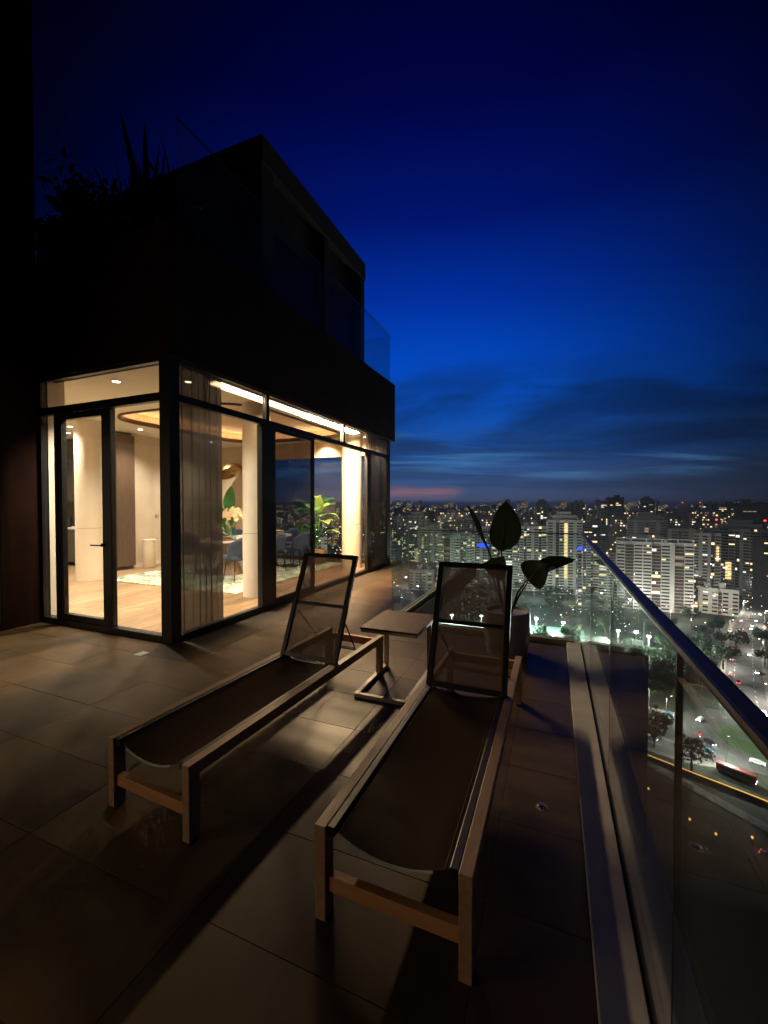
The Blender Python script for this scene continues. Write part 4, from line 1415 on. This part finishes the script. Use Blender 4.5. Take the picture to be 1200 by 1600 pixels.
def street_lamp(x, y, h, power, label, color=(1, 0.92, 0.78), group='street lamps', z=GZ, aim=0.0, size=1.0, open_=False):
    s = empty('street_lamp', label, 'street lamp', (x, y, z), aim, group)
    MB().tube([(0, 0, 0), (0, 0, h * .9), (.3, 0, h), (1.6, 0, h + .1)], .12, 6, .06).build('pole', 'aluminium', s)
    MB().box(1.5, -.25 * size, h - .02, 2.4 * size, .25 * size, h + .18).build('lamp_head', 'tower_black', s)
    MB().box(1.55, -.22 * size, h - .16, 2.3 * size, .22 * size, h - .03).build('lens', 'lamp_white', s)
    ld = bpy.data.lights.new('lamp', 'POINT' if open_ else 'SPOT')
    if not open_:                             # cut-off head: throws its light down only
        ld.spot_size, ld.spot_blend = R(164), 0.25
    ld.energy = power * LAMP_GAIN
    ld.color = color
    ld.shadow_soft_size = 0.4
    lo = bpy.data.objects.new('lamp', ld)
    col.objects.link(lo)
    lo.parent = s
    lo.location = (1.9, 0, h - .6)
    return s


T = tower
T('apartment_tower', 'broad white apartment block with dark window slots right of the parapet rail', 970, 1071, 846, 400, 15, 'tower_white', 'sRssRspRs', 3.0, .07, 2, 0.12, roof='frame')
T('apartment_tower', 'grey stepped tower rising just behind the white apartment block', 983, 1036, 812, 520, 18, 'tower_grey', 'spsrsps', 3.1, .08, 3, 0.1, roof='step', beacon=False)
T('apartment_tower', 'brown tower close behind the right end of the white block', 1050, 1094, 826, 470, 16, 'tower_brown', 'psrspsp', 3.1, .08, 4, -0.1)
T('apartment_tower', 'grey tower with a lit window column beside the broad twin tower', 1088, 1122, 832, 430, 16, 'tower_grey', 'spsprs', 3.1, .12, 5, 0.0, gold=0.38, gspan=(.62, .86))
T('apartment_tower', 'broad grey tower with red roof beacons at the edge of the view', 1120, 1192, 826, 440, 18, 'tower_grey', 'psbsrpsbsp', 3.1, .12, 6, -0.05, roof='step', beacon=True, gold=-0.17, gspan=(.30, .55))
T('apartment_tower', 'low pale block at the foot of the broad grey tower', 1098, 1146, 918, 385, 12, 'tower_white', 'pspsrsps', 3.0, .05, 7, 0.1)
T('apartment_tower', 'slim dark tower standing highest above the horizon', 949, 972, 777, 720, 16, 'tower_black', 'pssp', 3.2, .05, 8, 0.2)
T('apartment_tower', 'pale narrow tower beside the slim dark tower', 934, 951, 786, 740, 15, 'tower_grey', 'psp', 3.2, .08, 9, 0.2)
T('apartment_tower', 'black tower cut off by the edge of the view', 1160, 1216, 785, 620, 20, 'tower_black', 'pspsp', 3.2, .02, 10)
T('office_tower', 'tower with brightly lit yellow upper floors and red beacons', 1066, 1094, 792, 860, 22, 'tower_brown', 'sss', 3.6, .75, 11, 0.1, beacon=True, cool=0.1, dimlit=0.1)
T('office_tower', 'round shouldered tower with bright yellow lit crown', 1042, 1064, 797, 840, 22, 'tower_brown', 'sss', 3.6, .55, 12, -0.1, cool=0.1, dimlit=0.2)
T('office_tower', 'dark tower with a few white lit floors near the view edge', 1126, 1152, 790, 900, 22, 'tower_black', 'sps', 3.6, .30, 13, roof='step')
T('apartment_tower', 'tower with a golden lit stair shaft behind the dark leaves', 856, 906, 812, 470, 15, 'tower_white', 'sprspsps', 3.0, .07, 14, 0.15, roof='step', gold=0.03, gspan=(.25, .99))
T('apartment_tower', 'pale tower left of the golden stair shaft', 812, 852, 822, 490, 15, 'tower_white', 'srspsrs', 3.0, .14, 15, 0.05)
T('apartment_tower', 'white slab block low between leaves and lounger', 782, 826, 852, 500, 14, 'tower_white', 'sbsbs', 3.0, .20, 16, 0.1)
T('apartment_tower', 'pale green lit tower seen above the nearer lounger', 704, 742, 834, 520, 16, 'tower_white', 'spsrsps', 3.1, .08, 17, -0.1)
T('apartment_tower', 'grey tower behind the walkway glass', 652, 690, 826, 480, 16, 'tower_grey', 'psrpsp', 3.1, .08, 18, 0.05)
T('apartment_tower', 'bluish tower between the walkway glass and the lounger', 690, 712, 815, 610, 16, 'tower_blue', 'psps', 3.1, .10, 19, 0.1)
T('apartment_tower', 'wide pale block far behind the walkway end', 612, 646, 806, 690, 16, 'tower_white', 'spspsps', 3.1, .14, 20, -0.05)
T('apartment_tower', 'grey tower framed by the drooping plant stems', 742, 776, 822, 520, 16, 'tower_grey', 'spsrs', 3.1, .10, 21, 0.0)
T('apartment_tower', 'teal glass tower seen through the parapet glass', 903, 932, 868, 390, 14, 'tower_blue', 'bsb', 3.0, .10, 22, 0.2)
T('apartment_tower', 'pale tower seen through the parapet glass beside the rail', 930, 962, 892, 400, 14, 'tower_white', 'sps', 3.0, .12, 23, 0.1)
T('apartment_tower', 'low brown block below the rail near the white block', 940, 972, 862, 520, 14, 'tower_brown', 'srsrs', 3.0, .16, 24, 0.1)
T('apartment_tower', 'pale tower glimpsed through the far dining room window', 497, 511, 838, 420, 14, 'tower_white', 'sps', 3.0, .10, 25, 0.0)
T('apartment_tower', 'grey block glimpsed through the sliding door', 440, 474, 846, 560, 16, 'tower_grey', 'spsps', 3.0, .10, 26, 0.0)
T('apartment_tower', 'dark apartment slab below the terrace edge with no lights', 838, 1002, 1022.5, 122, 5, 'tower_black', 'pp', 3.1, 0.0, 27, 0.365, roof='none')
T('apartment_tower', 'grey tower far behind the broad twin tower', 1096, 1120, 808, 640, 16, 'tower_grey', 'psps', 3.1, .10, 28, 0.1)
T('apartment_tower', 'dim brown block right of the white block base', 1072, 1100, 905, 410, 12, 'tower_brown', 'srs', 3.0, .30, 29, 0.1)

T('apartment_tower', 'grey tower breaking the horizon just right of the big upright leaf', 836, 856, 789, 640, 16, 'tower_grey', 'psrsp', 3.1, .16, 31, 0.1, roof='step')
T('apartment_tower', 'pale tower breaking the horizon over the golden stair shaft', 893, 914, 785, 700, 16, 'tower_white', 'spsps', 3.1, .12, 32, -0.1, roof='box')
T('apartment_tower', 'dark tower breaking the horizon over the white apartment block', 1000, 1020, 783, 800, 18, 'tower_brown', 'psrsp', 3.2, .12, 33, 0.2, roof='step')
T('apartment_tower', 'grey tower breaking the horizon beside the yellow lit crowns', 1100, 1120, 786, 760, 18, 'tower_grey', 'spsp', 3.2, .14, 34, 0.1)
T('apartment_tower', 'big black slab standing nearer at the edge of the view', 1186, 1240, 842, 400, 22, 'tower_black', 'psp', 3.2, .03, 35, 0.0)
rnd = random.Random(91)
LANDMARK = ((650, 'the walkway end'), (700, 'the walkway glass'), (745, 'the side table'), (790, 'the plant stems'), (830, 'the big upright leaf'), (875, 'the golden stair shaft'), (925, 'the far end of the rail'), (975, 'the slim dark tower'),
            (1030, 'the white apartment block'), (1075, 'the yellow lit crowns'), (1125, 'the lit window column'), (1300, 'the broad twin beacon tower'))
bins = {}
for k in range(46):
    dist = rnd.uniform(470, 1050)
    u = 605 + 610 * (k + rnd.random()) / 46
    wpx = rnd.uniform(18, 42) * 600 / dist
    top = 787 + 650 * (101.5 - rnd.uniform(38, 96)) / dist
    mt = rnd.choice(('tower_white', 'tower_grey', 'tower_brown', 'tower_blue'))
    t, _, _ = T('apartment_tower', 'lesser apartment tower', u - wpx / 2, u + wpx / 2, top, dist, rnd.uniform(12, 18), mt,
      rnd.choice(('psrsp', 'sbsbs', 'spsps', 'srsprs', 'bsb', 'pspsp')), 3.1, rnd.uniform(.10, .30), 200 + k, rnd.uniform(-.5, .5), 'lesser towers in the crowded city', rnd.choice(('box', 'step', 'box')))
    bins.setdefault(next(w for lim, w in LANDMARK if u < lim), []).append((dist, t))
for w_, row in bins.items():
    for k, (_, t) in enumerate(sorted(row, key=lambda q: q[0])):
        t['label'] = '%s nearest lesser apartment tower in line with %s' % (ORD[k], w_)
# skyline blocks, too small to tell their windows apart
tmpl = []
for k in range(9):
    rnd = random.Random(100 + k)
    w, d, h = rnd.uniform(16, 46), rnd.uniform(12, 20), (rnd.uniform(28, 92) if k % 3 else rnd.uniform(96, 122))
    mb, lit_ = MB(), [MB(), MB(), MB()]
    mb.box(-w / 2, -d / 2, 0, w / 2, d / 2, h).box(-w * .2, -d * .3, h, w * .1, d * .3, h + 4).box(w * .2, -d * .2, h, w * .3, d * .2, h + 2.5)
    for j in range(max(1, int(w / 9))):
        mb.box(-w / 2 + j * 9, -d / 2 - 1.1, 0, -w / 2 + j * 9 + 4, -d / 2 - .41, h - 2)
    dens = rnd.uniform(.10, .30)
    for f in range(int(h / 3.2)):
        mb.box(-w / 2, -d / 2 - .4, f * 3.2, w / 2, -d / 2 - .01, f * 3.2 + 1.2)
        for j in range(int(w / 3)):
            if rnd.random() < dens:
                x0 = -w / 2 + j * 3 + rnd.uniform(.2, .9)
                ww = rnd.choice((.9, 1.4, 2.2))
                q = lit_[rnd.choice((0, 0, 1, 2, 2))]
                q.quad((x0, -d / 2 - 1.15, f * 3.2 + 1.3), (x0 + ww, -d / 2 - 1.15, f * 3.2 + 1.3), (x0 + ww, -d / 2 - 1.15, f * 3.2 + 2.8), (x0, -d / 2 - 1.15, f * 3.2 + 2.8))
    tmpl.append((mb.mesh('wall', ('tower_white', 'tower_grey', 'tower_brown')[k % 3]),) + tuple(q.mesh('lit_window', mt) for q, mt in zip(lit_, ('lit_warm', 'lit_cool', 'lit_dim'))))
rnd = random.Random(55)
for k in range(290):
    dist = 560 * (7.5 ** rnd.random())
    u = rnd.uniform(400, 1260)
    d = ray(u, 787)
    p = Vector((0, 0, 0)) + d * dist
    parts_ = tmpl[k % 9] if dist > 1500 else tmpl[(1, 2, 4, 5, 7, 8)[k % 6]]
    far = dist > 1500
    o = empty('distant_block', 'distant apartment block crowded along the skyline' if far else 'distant apartment block among the lights short of the skyline', 'building', (p.x, p.y, GZ), -math.atan2(p.x, p.y) + rnd.uniform(-.5, .5), 'blocks crowded along the skyline' if far else 'blocks short of the skyline')
    for me_, nm in zip(parts_, ('wall', 'lit_window', 'lit_window', 'lit_window')):
        if len(me_.polygons):
            q = link(nm, me_, o)
            if nm != 'wall':
                q['kind'] = 'stuff'

# lamps of the far streets, beyond counting
rnd = random.Random(77)
for mt, cnt, smin, smax in (('lamp_white', 900, .3, .7), ('lamp_amber', 1100, .35, .8), ('lit_cool', 900, .5, 1.1), ('lit_teal', 380, .5, 1.1), ('lit_red', 110, .5, .9), ('lit_green', 110, .5, .9), ('lit_blue', 60, .5, .9)):
    mb = MB()
    for k in range(cnt):
        dist = 300 * (22 ** rnd.random())
        d = ray(rnd.uniform(380, 1280), 787)
        r_ = dist / FPX * rnd.uniform(smin, smax)
        c = Vector((d.x * dist, d.y * dist, GZ + rnd.uniform(4, 14) + (rnd.random() ** 3) * 40))
        mb.add([c + Vector(v) * r_ for v in ((1, 0, 0), (-1, 0, 0), (0, 1, 0), (0, -1, 0), (0, 0, .8), (0, 0, -.8))], [(0, 2, 4), (2, 1, 4), (1, 3, 4), (3, 0, 4), (2, 0, 5), (1, 2, 5), (3, 1, 5), (0, 3, 5)])
    tag(mb.build('city_lights', mt), {'lamp_white': 'white street lights spread over the far city', 'lamp_amber': 'amber street lights spread over the far city', 'lit_cool': 'pale shop lights spread over the far city',
                                      'lit_teal': 'few teal lights spread over the far city', 'lit_red': 'few red lights spread over the far city', 'lit_green': 'few green lights spread over the far city', 'lit_blue': 'few blue lights spread over the far city'}[mt], 'lights', None, 'stuff')

# lit court, canopies and signs
ct = ground(852, 985)
crt = tag(MB().box(-16, -11, 0, 14, 11, 0.3).build('sports_court', 'court_green'), 'floodlit green court beyond the potted plant', 'court')
crt.location = (ct.x, ct.y, GZ + .1)
for dx in (-14, 0, 12):
    MB().box(dx - .1, -10.5, .302, dx + .1, 10.5, .33).build('court_line', 'road_paint', crt)
MB().box(-14, -.1, .335, 12, .1, .345).build('court_line', 'road_paint', crt)


pc = ground(842, 994)
glow_sheet = empty('court_glow', 'added pale green glowing sheet brightening the court beyond the pot', 'glow_sheet', (pc.x, pc.y, GZ + .1), 0.2)  # glowing sheet added to brighten the area round the court
MB().box(-11, -6, 0, 11, 6, .25).build('glow_edge', 'tower_white', glow_sheet)
MB().box(-10, -5, .26, 10, 5, .30).build('glow_face', 'court_glow_emit', glow_sheet)


def canopy(u, v, z, w, d, label, rz):
    c = ground(u, v, z)
    t = empty('canopy', label, 'canopy', (c.x, c.y, GZ), rz, 'flat pale roofs near the floodlights')
    hh = z - GZ
    MB().box(-w / 2, -d / 2, hh - .6, w / 2, d / 2, hh).build('roof_sheet', 'pale_roof', t)
    MB().box(-w / 2 - .2, -d / 2 - .2, hh + .01, w / 2 + .2, -d / 2, hh + .5).box(-w / 2 - .2, d / 2, hh + .01, w / 2 + .2, d / 2 + .2, hh + .5).build('gutter', 'tower_white', t)
    MB().box(-w / 2 + .5, -d / 2 - .45, hh - .5, w / 2 - .5, -d / 2 - .22, hh - .2).build('edge_glow', 'lit_cool', t)  # glowing bar added to brighten the canopy front
    for sx_ in (-.45, 0, .45):
        for sy_ in (-.42, .42):
            MB().box(w * sx_ - .25, d * sy_ - .25, 0, w * sx_ + .25, d * sy_ + .25, hh - .61).build('post', 'tower_white', t)


canopy(985, 1027, -92, 36, 13, 'flat pale canopy roof under the paired floodlights', 0.15)
canopy(715, 975, -92, 40, 12, 'flat pale canopy roof seen through the mesh backrest', 0.1)
canopy(925, 1000, -93, 24, 14, 'flat pale canopy roof next to the green court', 0.2)
for (u, v, lab) in ((755, 852, 'blue lit oval roof sign above the nearer lounger'), (912, 857, 'blue lit oval roof sign behind the parapet rail')):
    c = deep(u, v, 300)
    o = empty('roof_sign', lab, 'sign', (c.x, c.y, c.z), -math.atan2(c.x, c.y), 'blue oval signs')
    MB().add([(4.6 * math.cos(t), 0, 1.7 * math.sin(t)) for t in [2 * math.pi * k / 28 for k in range(28)]], [tuple(range(28))]).build('sign_face', 'lit_blue', o)
    MB().add([(4.9 * math.cos(t), y_, 2.0 * math.sin(t)) for y_ in (.1, .8) for t in [2 * math.pi * k / 28 for k in range(28)]],
             [(k, (k + 1) % 28, 28 + (k + 1) % 28, 28 + k) for k in range(28)] + [tuple(range(28)), tuple(range(55, 27, -1))]).build('sign_case', 'tower_black', o)
    MB().box(-.2, .3, -max(2, c.z - GZ - 0), .2, .7, -2).build('mast', 'tower_black', o)

# floodlights and street lamps
def floodlight(u, v, h, power, lab, color=(0.93, 1.0, 0.94), big=1.0):
    c = ground(u, v, GZ + h)
    s = empty('floodlight', lab, 'floodlight', (c.x, c.y, GZ), -math.atan2(c.x, c.y), 'floodlight masts')
    MB().tube([(0, 0, 0), (0, 0, h - .6)], .22, 8, .12).build('mast', 'aluminium', s)
    MB().box(-1.1 * big, .2, h - .7, 1.1 * big, .45, h + .6).build('lamp_frame', 'tower_black', s)
    for k in (-1, 1):
        MB().lathe([(.1, 0), (.5 * big, .1), (.5 * big, .9), (.1, 1.0)], 12, (k * .55 * big, -.35, h - .55)).build('lens', 'flood_lens', s, 0, True)
    ld = bpy.data.lights.new('lamp', 'POINT')
    ld.energy, ld.color, ld.shadow_soft_size = power * LAMP_GAIN, color, .5
    lo = bpy.data.objects.new('lamp', ld)
    col.objects.link(lo)
    lo.parent = s
    lo.location = (0, -1.6, h - .4)


for a in ((966, 985, 14, 700000, 'bright white floodlight on a mast over the pale canopy'), (1014, 994, 14, 700000, 'bright white floodlight on a mast nearest the parapet rail'),
          (706, 961, 14, 320000, 'bright white floodlight seen through the mesh, towards the house'), (752, 962, 14, 320000, 'bright white floodlight seen through the mesh, towards the pot'),
          (838, 966, 12, 800000, 'white floodlight at the house end of the green court'), (880, 972, 12, 420000, 'white floodlight at the rail end of the green court'),
          (762, 808, 20, 200000, 'bright white floodlight far away between the plant stems', (1, 1, .95), 3.0), (1021, 930, 10, 150000, 'white floodlight at the foot of the white apartment block'),
          (1050, 938, 10, 120000, 'white floodlight near the low pale block', (1, .95, .85)), (985, 936, 10, 120000, 'white floodlight behind the parapet rail', (1, .97, .9))):
    floodlight(*a)
k = 0
for key, step, pw in (('A', 34, 80000), ('B', 30, 90000), ('C', 34, 55000), ('D', 40, 40000)):
    P = smooth_path(roads[key][0])
    acc, row = 20.0, []
    for a, c in zip(P[:-1], P[1:]):
        acc += (c - a).length
        if acc > step and a.length < 620:
            acc = 0
            d = (c - a).normalized()
            s = Vector((-d.y, d.x)) * (roads[key][1] / 2 + 1) * (1 if k % 2 else -1)
            row.append(street_lamp(a.x + s.x, a.y + s.y, 10, pw, 'street lamp standing along the roads beyond the balustrade', (1, .93, .80), 'street lamps along the roads', GZ, math.atan2(-s.y, -s.x)))
            k += 1
    rank(row, '%s street lamp from the island along the ' + ROADW[key])
row = []
for j in range(5):
    t = j * 1.257 + .3
    row.append(street_lamp(RC.x + 36 * math.cos(t), RC.y + 30 * math.sin(t), 11, 150000, 'street lamp standing round the oval grass island', (1, .95, .84), 'street lamps round the island', GZ, t + math.pi))
rank(row, '%s nearest to the house of the street lamps ringing the island', (-6, 6))
# lamps added between the towers to brighten their fronts
rnd = random.Random(5)
row = []
for (u, dist, pw) in ((1000, 350, 90000), (1050, 352, 90000), (1085, 365, 30000), (1130, 350, 40000), (1165, 385, 40000), (1110, 405, 30000), (885, 425, 60000), (835, 440, 60000), (800, 450, 50000), (720, 470, 60000), (670, 440, 60000),
                      (630, 640, 90000), (760, 480, 60000), (915, 352, 45000), (945, 362, 45000), (960, 640, 60000), (1010, 470, 30000), (1060, 430, 30000), (505, 380, 50000), (455, 500, 60000), (560, 500, 40000)):
    d = ray(u, 787)
    row.append(street_lamp(d.x * dist, d.y * dist, 12, pw, 'added facade lamp between the apartment towers', rnd.choice(((1, .92, .78), (.92, 1, .95), (1, .85, .65))), 'added facade lamps', GZ, rnd.random() * 6, 1.0, True))
rank(row, 'added facade lamp among the towers, %s nearest to the terrace', (0, 0))
row = []
for (x, y) in ((31, 166.5), (40, 155), (45.5, 151), (55, 153.5), (63, 141)):
    s = empty('bollard_lamp', 'small amber bollard lamp along the lower lane', 'lamp', (x, y, GZ), 0, 'amber bollard lamps')
    MB().tube([(0, 0, 0), (0, 0, 2.4)], .12, 8).build('post', 'tower_black', s)
    MB().lathe([(.2, 2.4), (.3, 2.5), (.3, 3.0), (.1, 3.1)], 10).build('lens', 'amber_line', s)
    row.append(s)
rank(row, '%s nearest to the house of the small amber bollard lamps', (-6, 6))

# traffic lights
for (u, v, mt, lab) in ((1064, 1144, 'lit_green', 'traffic light showing green near the glass joint'), (1093, 1147, 'lit_red', 'traffic light showing red beside the grass island'), (1012, 1136, 'lit_red', 'traffic light showing red at the road mouth')):
    c = ground(u, v, GZ + 5)
    s = empty('traffic_light', lab, 'traffic light', (c.x, c.y, GZ), 0, 'traffic lights')
    MB().tube([(0, 0, 0), (0, 0, 4.4)], .1, 8).build('post', 'tower_black', s)
    MB().box(-.35, -.2, 4.41, .35, .25, 6.0).build('housing', 'tower_black', s, .05)
    MB().lathe([(.1, 0), (.5, .15), (.5, .75), (.1, .9)], 10, (0, -.5, 4.7)).build('lens', mt, s)

# vehicles
def car_proto(name, paint, L, Wd, Hh, bus=False):
    c = empty(name, 'x', 'bus' if bus else 'car', (0, 0, 0))
    if bus:
        MB().box(-Wd / 2, -L / 2, .45, Wd / 2, L / 2, Hh).build('body', paint, c, .15)
        for s in (-1, 1):
            MB().box(s * (Wd / 2 + .01) - .02, -L * .44, 1.5, s * (Wd / 2 + .01) + .02, L * .44, 2.5).build('window_band', 'tower_glass', c)
    else:
        pr = [(-.5, .30), (-.5, .62), (-.44, .80), (-.26, .88), (-.14, 1.0), (.20, 1.0), (.36, .88), (.47, .82), (.5, .6), (.5, .30)]
        mb = MB()
        n_ = len(pr)
        hh = lambda z: z * Hh
        for s in (-1, 1):
            mb.v += [(s * Wd / 2 * (1 if z < .85 else .82), y_ * L, hh(z if z < .85 else z)) for y_, z in pr]
        mb.f += [tuple(range(n_)), tuple(range(2 * n_ - 1, n_ - 1, -1))] + [(k, n_ + k, n_ + (k + 1) % n_, (k + 1) % n_) for k in range(n_)]
        mb.build('body', paint, c, .06)
        MB().box(-Wd * .41, -L * .13, Hh * .90, Wd * .41, L * .19, Hh * 1.012).build('roof_panel', paint, c, .05)
        for s in (-1, 1):
            MB().box(s * Wd * .425 - .02, -L * .22, Hh * .84, s * Wd * .425 + .02, L * .28, Hh * .96).build('side_window', 'tower_glass', c)
    for s in (-1, 1):
        for q in (-1, 1):
            MB().tube([(s * (Wd / 2 - .18), q * L * .31, .33), (s * (Wd / 2 + .01), q * L * .31, .33)], .33, 14).build('wheel', 'rubber', c)
        MB().box(s * Wd * .33 - .24, -L / 2 - .05, .52, s * Wd * .33 + .24, -L / 2 + .16, .86).build('headlight', 'headlight', c)
        MB().box(s * Wd * .33 - .24, L / 2 - .16, .56, s * Wd * .33 + .24, L / 2 + .05, .92).build('tail_light', 'tail_light', c)
    return c


protos = {}
fleet = []
for key in ('A', 'B', 'C', 'D', 'E'):
    path, w = roads[key] if key in roads else (E_, 7)
    P = smooth_path(path, 14)
    acc, gap, i = 0.0, 8.0, 0
    for a, c in zip(P[:-1], P[1:]):
        acc += (c - a).length
        if acc > gap and 140 < a.length < 560:
            acc = 0
            gap = rnd.uniform(7, 13) if key == 'A' else rnd.uniform(7, 14)
            if key == 'E':
                gap = 60
            d = (c - a).normalized()
            s = Vector((-d.y, d.x))
            lane = rnd.choice((-w * .35, -w * .15, w * .15, w * .35)) if w > 12 else rnd.choice((-w * .22, w * .22))
            pos = a + s * lane
            face = d if lane > 0 else -d                  # keep left of the road axis
            fleet.append((pos, math.atan2(face.y, face.x) + math.pi / 2, key))
for t in (0.4, 1.5, 2.5, 3.6, 4.3, 5.2, 5.8):
    fleet.append((Vector((RC.x + 25 * math.cos(t), RC.y + 25 * .82 * math.sin(t))), t + math.pi, 'O'))
words = {'car_silver': 'silver', 'car_white': 'white', 'car_black': 'black', 'car_blue': 'blue'}
made = {}
for i, (pos, rz, key) in enumerate(fleet):
    pt_ = ('car_silver', 'car_white', 'car_black', 'car_white', 'car_blue')[i % 5]
    if pt_ not in protos:
        o = protos[pt_] = car_proto('car', pt_, 4.5, 1.85, 1.5)
    else:
        o = copy_tree(protos[pt_])
    o.location = (pos.x, pos.y, GZ + .17)
    o.rotation_euler = (0, 0, rz)
    o['label'] = words[pt_] + ' car with its lights on among the evening traffic'
    o['group'] = words[pt_] + ' cars in the traffic'
    made.setdefault((words[pt_], key), []).append(o)
for (w_, key), row in made.items():
    rank(row, '%s nearest to the house of the ' + w_ + ' cars circling the island' if key == 'O' else '%s ' + w_ + ' car from the island on the ' + ROADW[key], (-6, 6) if key == 'O' else (84, 222))
bs = car_proto('bus', 'bus_red', 11.5, 2.55, 3.2, True)
bp_ = ground(1150, 1214)
bs.location = (bp_.x, bp_.y, GZ + .17)
bs.rotation_euler = (0, 0, R(62))
bs['label'] = 'red bus near the amber lit parapet'

# trees
crowns = []
for k in range(3):
    rnd = random.Random(300 + k)
    mb = MB()
    lobes = [(rnd.uniform(-1, 1) * 3.6, rnd.uniform(-1, 1) * 3.6, rnd.uniform(5.5, 9), rnd.uniform(1.5, 2.6)) for _ in range(13)]
    for j in range(850):
        lx, ly, lz, lr_ = rnd.choice(lobes)
        d = Vector((rnd.gauss(0, 1), rnd.gauss(0, 1), rnd.gauss(0, .75))).normalized()
        c = Vector((lx, ly, lz)) + d * lr_ * rnd.uniform(.55, 1.12)
        a = Vector((rnd.gauss(0, 1), rnd.gauss(0, 1), rnd.gauss(0, 1))).normalized()
        b_ = d.cross(a).normalized()
        a = b_.cross(d)
        s = rnd.uniform(.25, .6)
        mb.quad(c - a * s, c - b_ * s * .6 + d * .1, c + a * s, c + b_ * s * .6)
    tk = MB().tube([(0, 0, 0), (.1, 0, 2.2), (0, .1, 4.6), (0.1, 0, 6.4)], .42, 8, .16)
    for j in range(5):
        tk.tube([(0, .05, 3.4 + .3 * j), Vector(lobes[j][:3]) * .6 + Vector((0, 0, 1.5)), lobes[j][:3]], .16, 6, .04)
    crowns.append((mb.mesh('crown', 'tree_leaf'), tk.mesh('trunk', 'bark')))
rnd = random.Random(21)


def on_road(x, y):
    p = Vector((x, y))
    if (Vector(((x - RC.x), (y - RC.y) / .82))).length < 38:
        return True
    for pts, w in list(roads.values()) + [(E_, 7), (G_, 5)]:
        if min((q - p).length for q in smooth_path(pts, 10)) < w / 2 + 7:
            return True
    return False


spots_ = [ground(u, v) for u, v in ((1052, 1088), (1072, 1075), (1038, 1070), (1090, 1062), (1080, 1204), (1030, 1150), (1022, 1168), (1096, 1040), (1112, 1030), (1130, 1045), (1015, 1095), (1150, 1018), (1128, 1010), (1085, 1020), (1195, 1040), (1190, 1010))]
for i in range(330):
    u, v = rnd.uniform(600, 1290), rnd.uniform(905, 1085)
    p = ground(u, v)
    spots_.append(p)
nt_, near_row = 0, []
for i, p in enumerate(spots_):
    if i >= 16 and (on_road(p.x, p.y) or (Vector((p.x, p.y)) - Vector((ct.x, ct.y))).length < 24):
        continue
    if nt_ >= 210:
        break
    nt_ += 1
    near = i < 16
    o = empty('street_tree', 'dark leafy tree by the lit roundabout' if near else 'dark leafy tree between the apartment towers', 'tree', (p.x, p.y, GZ), rnd.random() * 6, 'trees by the roundabout' if near else 'trees between the towers')
    s = rnd.uniform(.8, 1.35) * (1.15 if near else 1.0)
    o.scale = (s, s, s * rnd.uniform(.85, 1.1))
    cm, tm = crowns[i % 3]
    link('crown', cm, o)
    link('trunk', tm, o)
    if near:
        near_row.append(o)
rank(near_row, 'dark leafy tree by the lit roundabout, %s nearest to the grass island')

# evening haze over the city
m, nt, out = new_mat('haze_air')
pv = nt.nodes.new('ShaderNodeVolumePrincipled')
pv.inputs['Color'].default_value = (0.75, 0.80, 0.85, 1)
pv.inputs['Density'].default_value = 0.00013
pv.inputs['Anisotropy'].default_value = 0.3
lk(nt, pv.outputs[0], out.inputs['Volume'])
scene.cycles.volume_bounces = 0
tag(MB().box(-9100, -2600, GZ - 1.5, 9100, 12100, 32).build('haze', 'haze_air'), 'faint evening haze over the whole city', None, None, 'stuff')
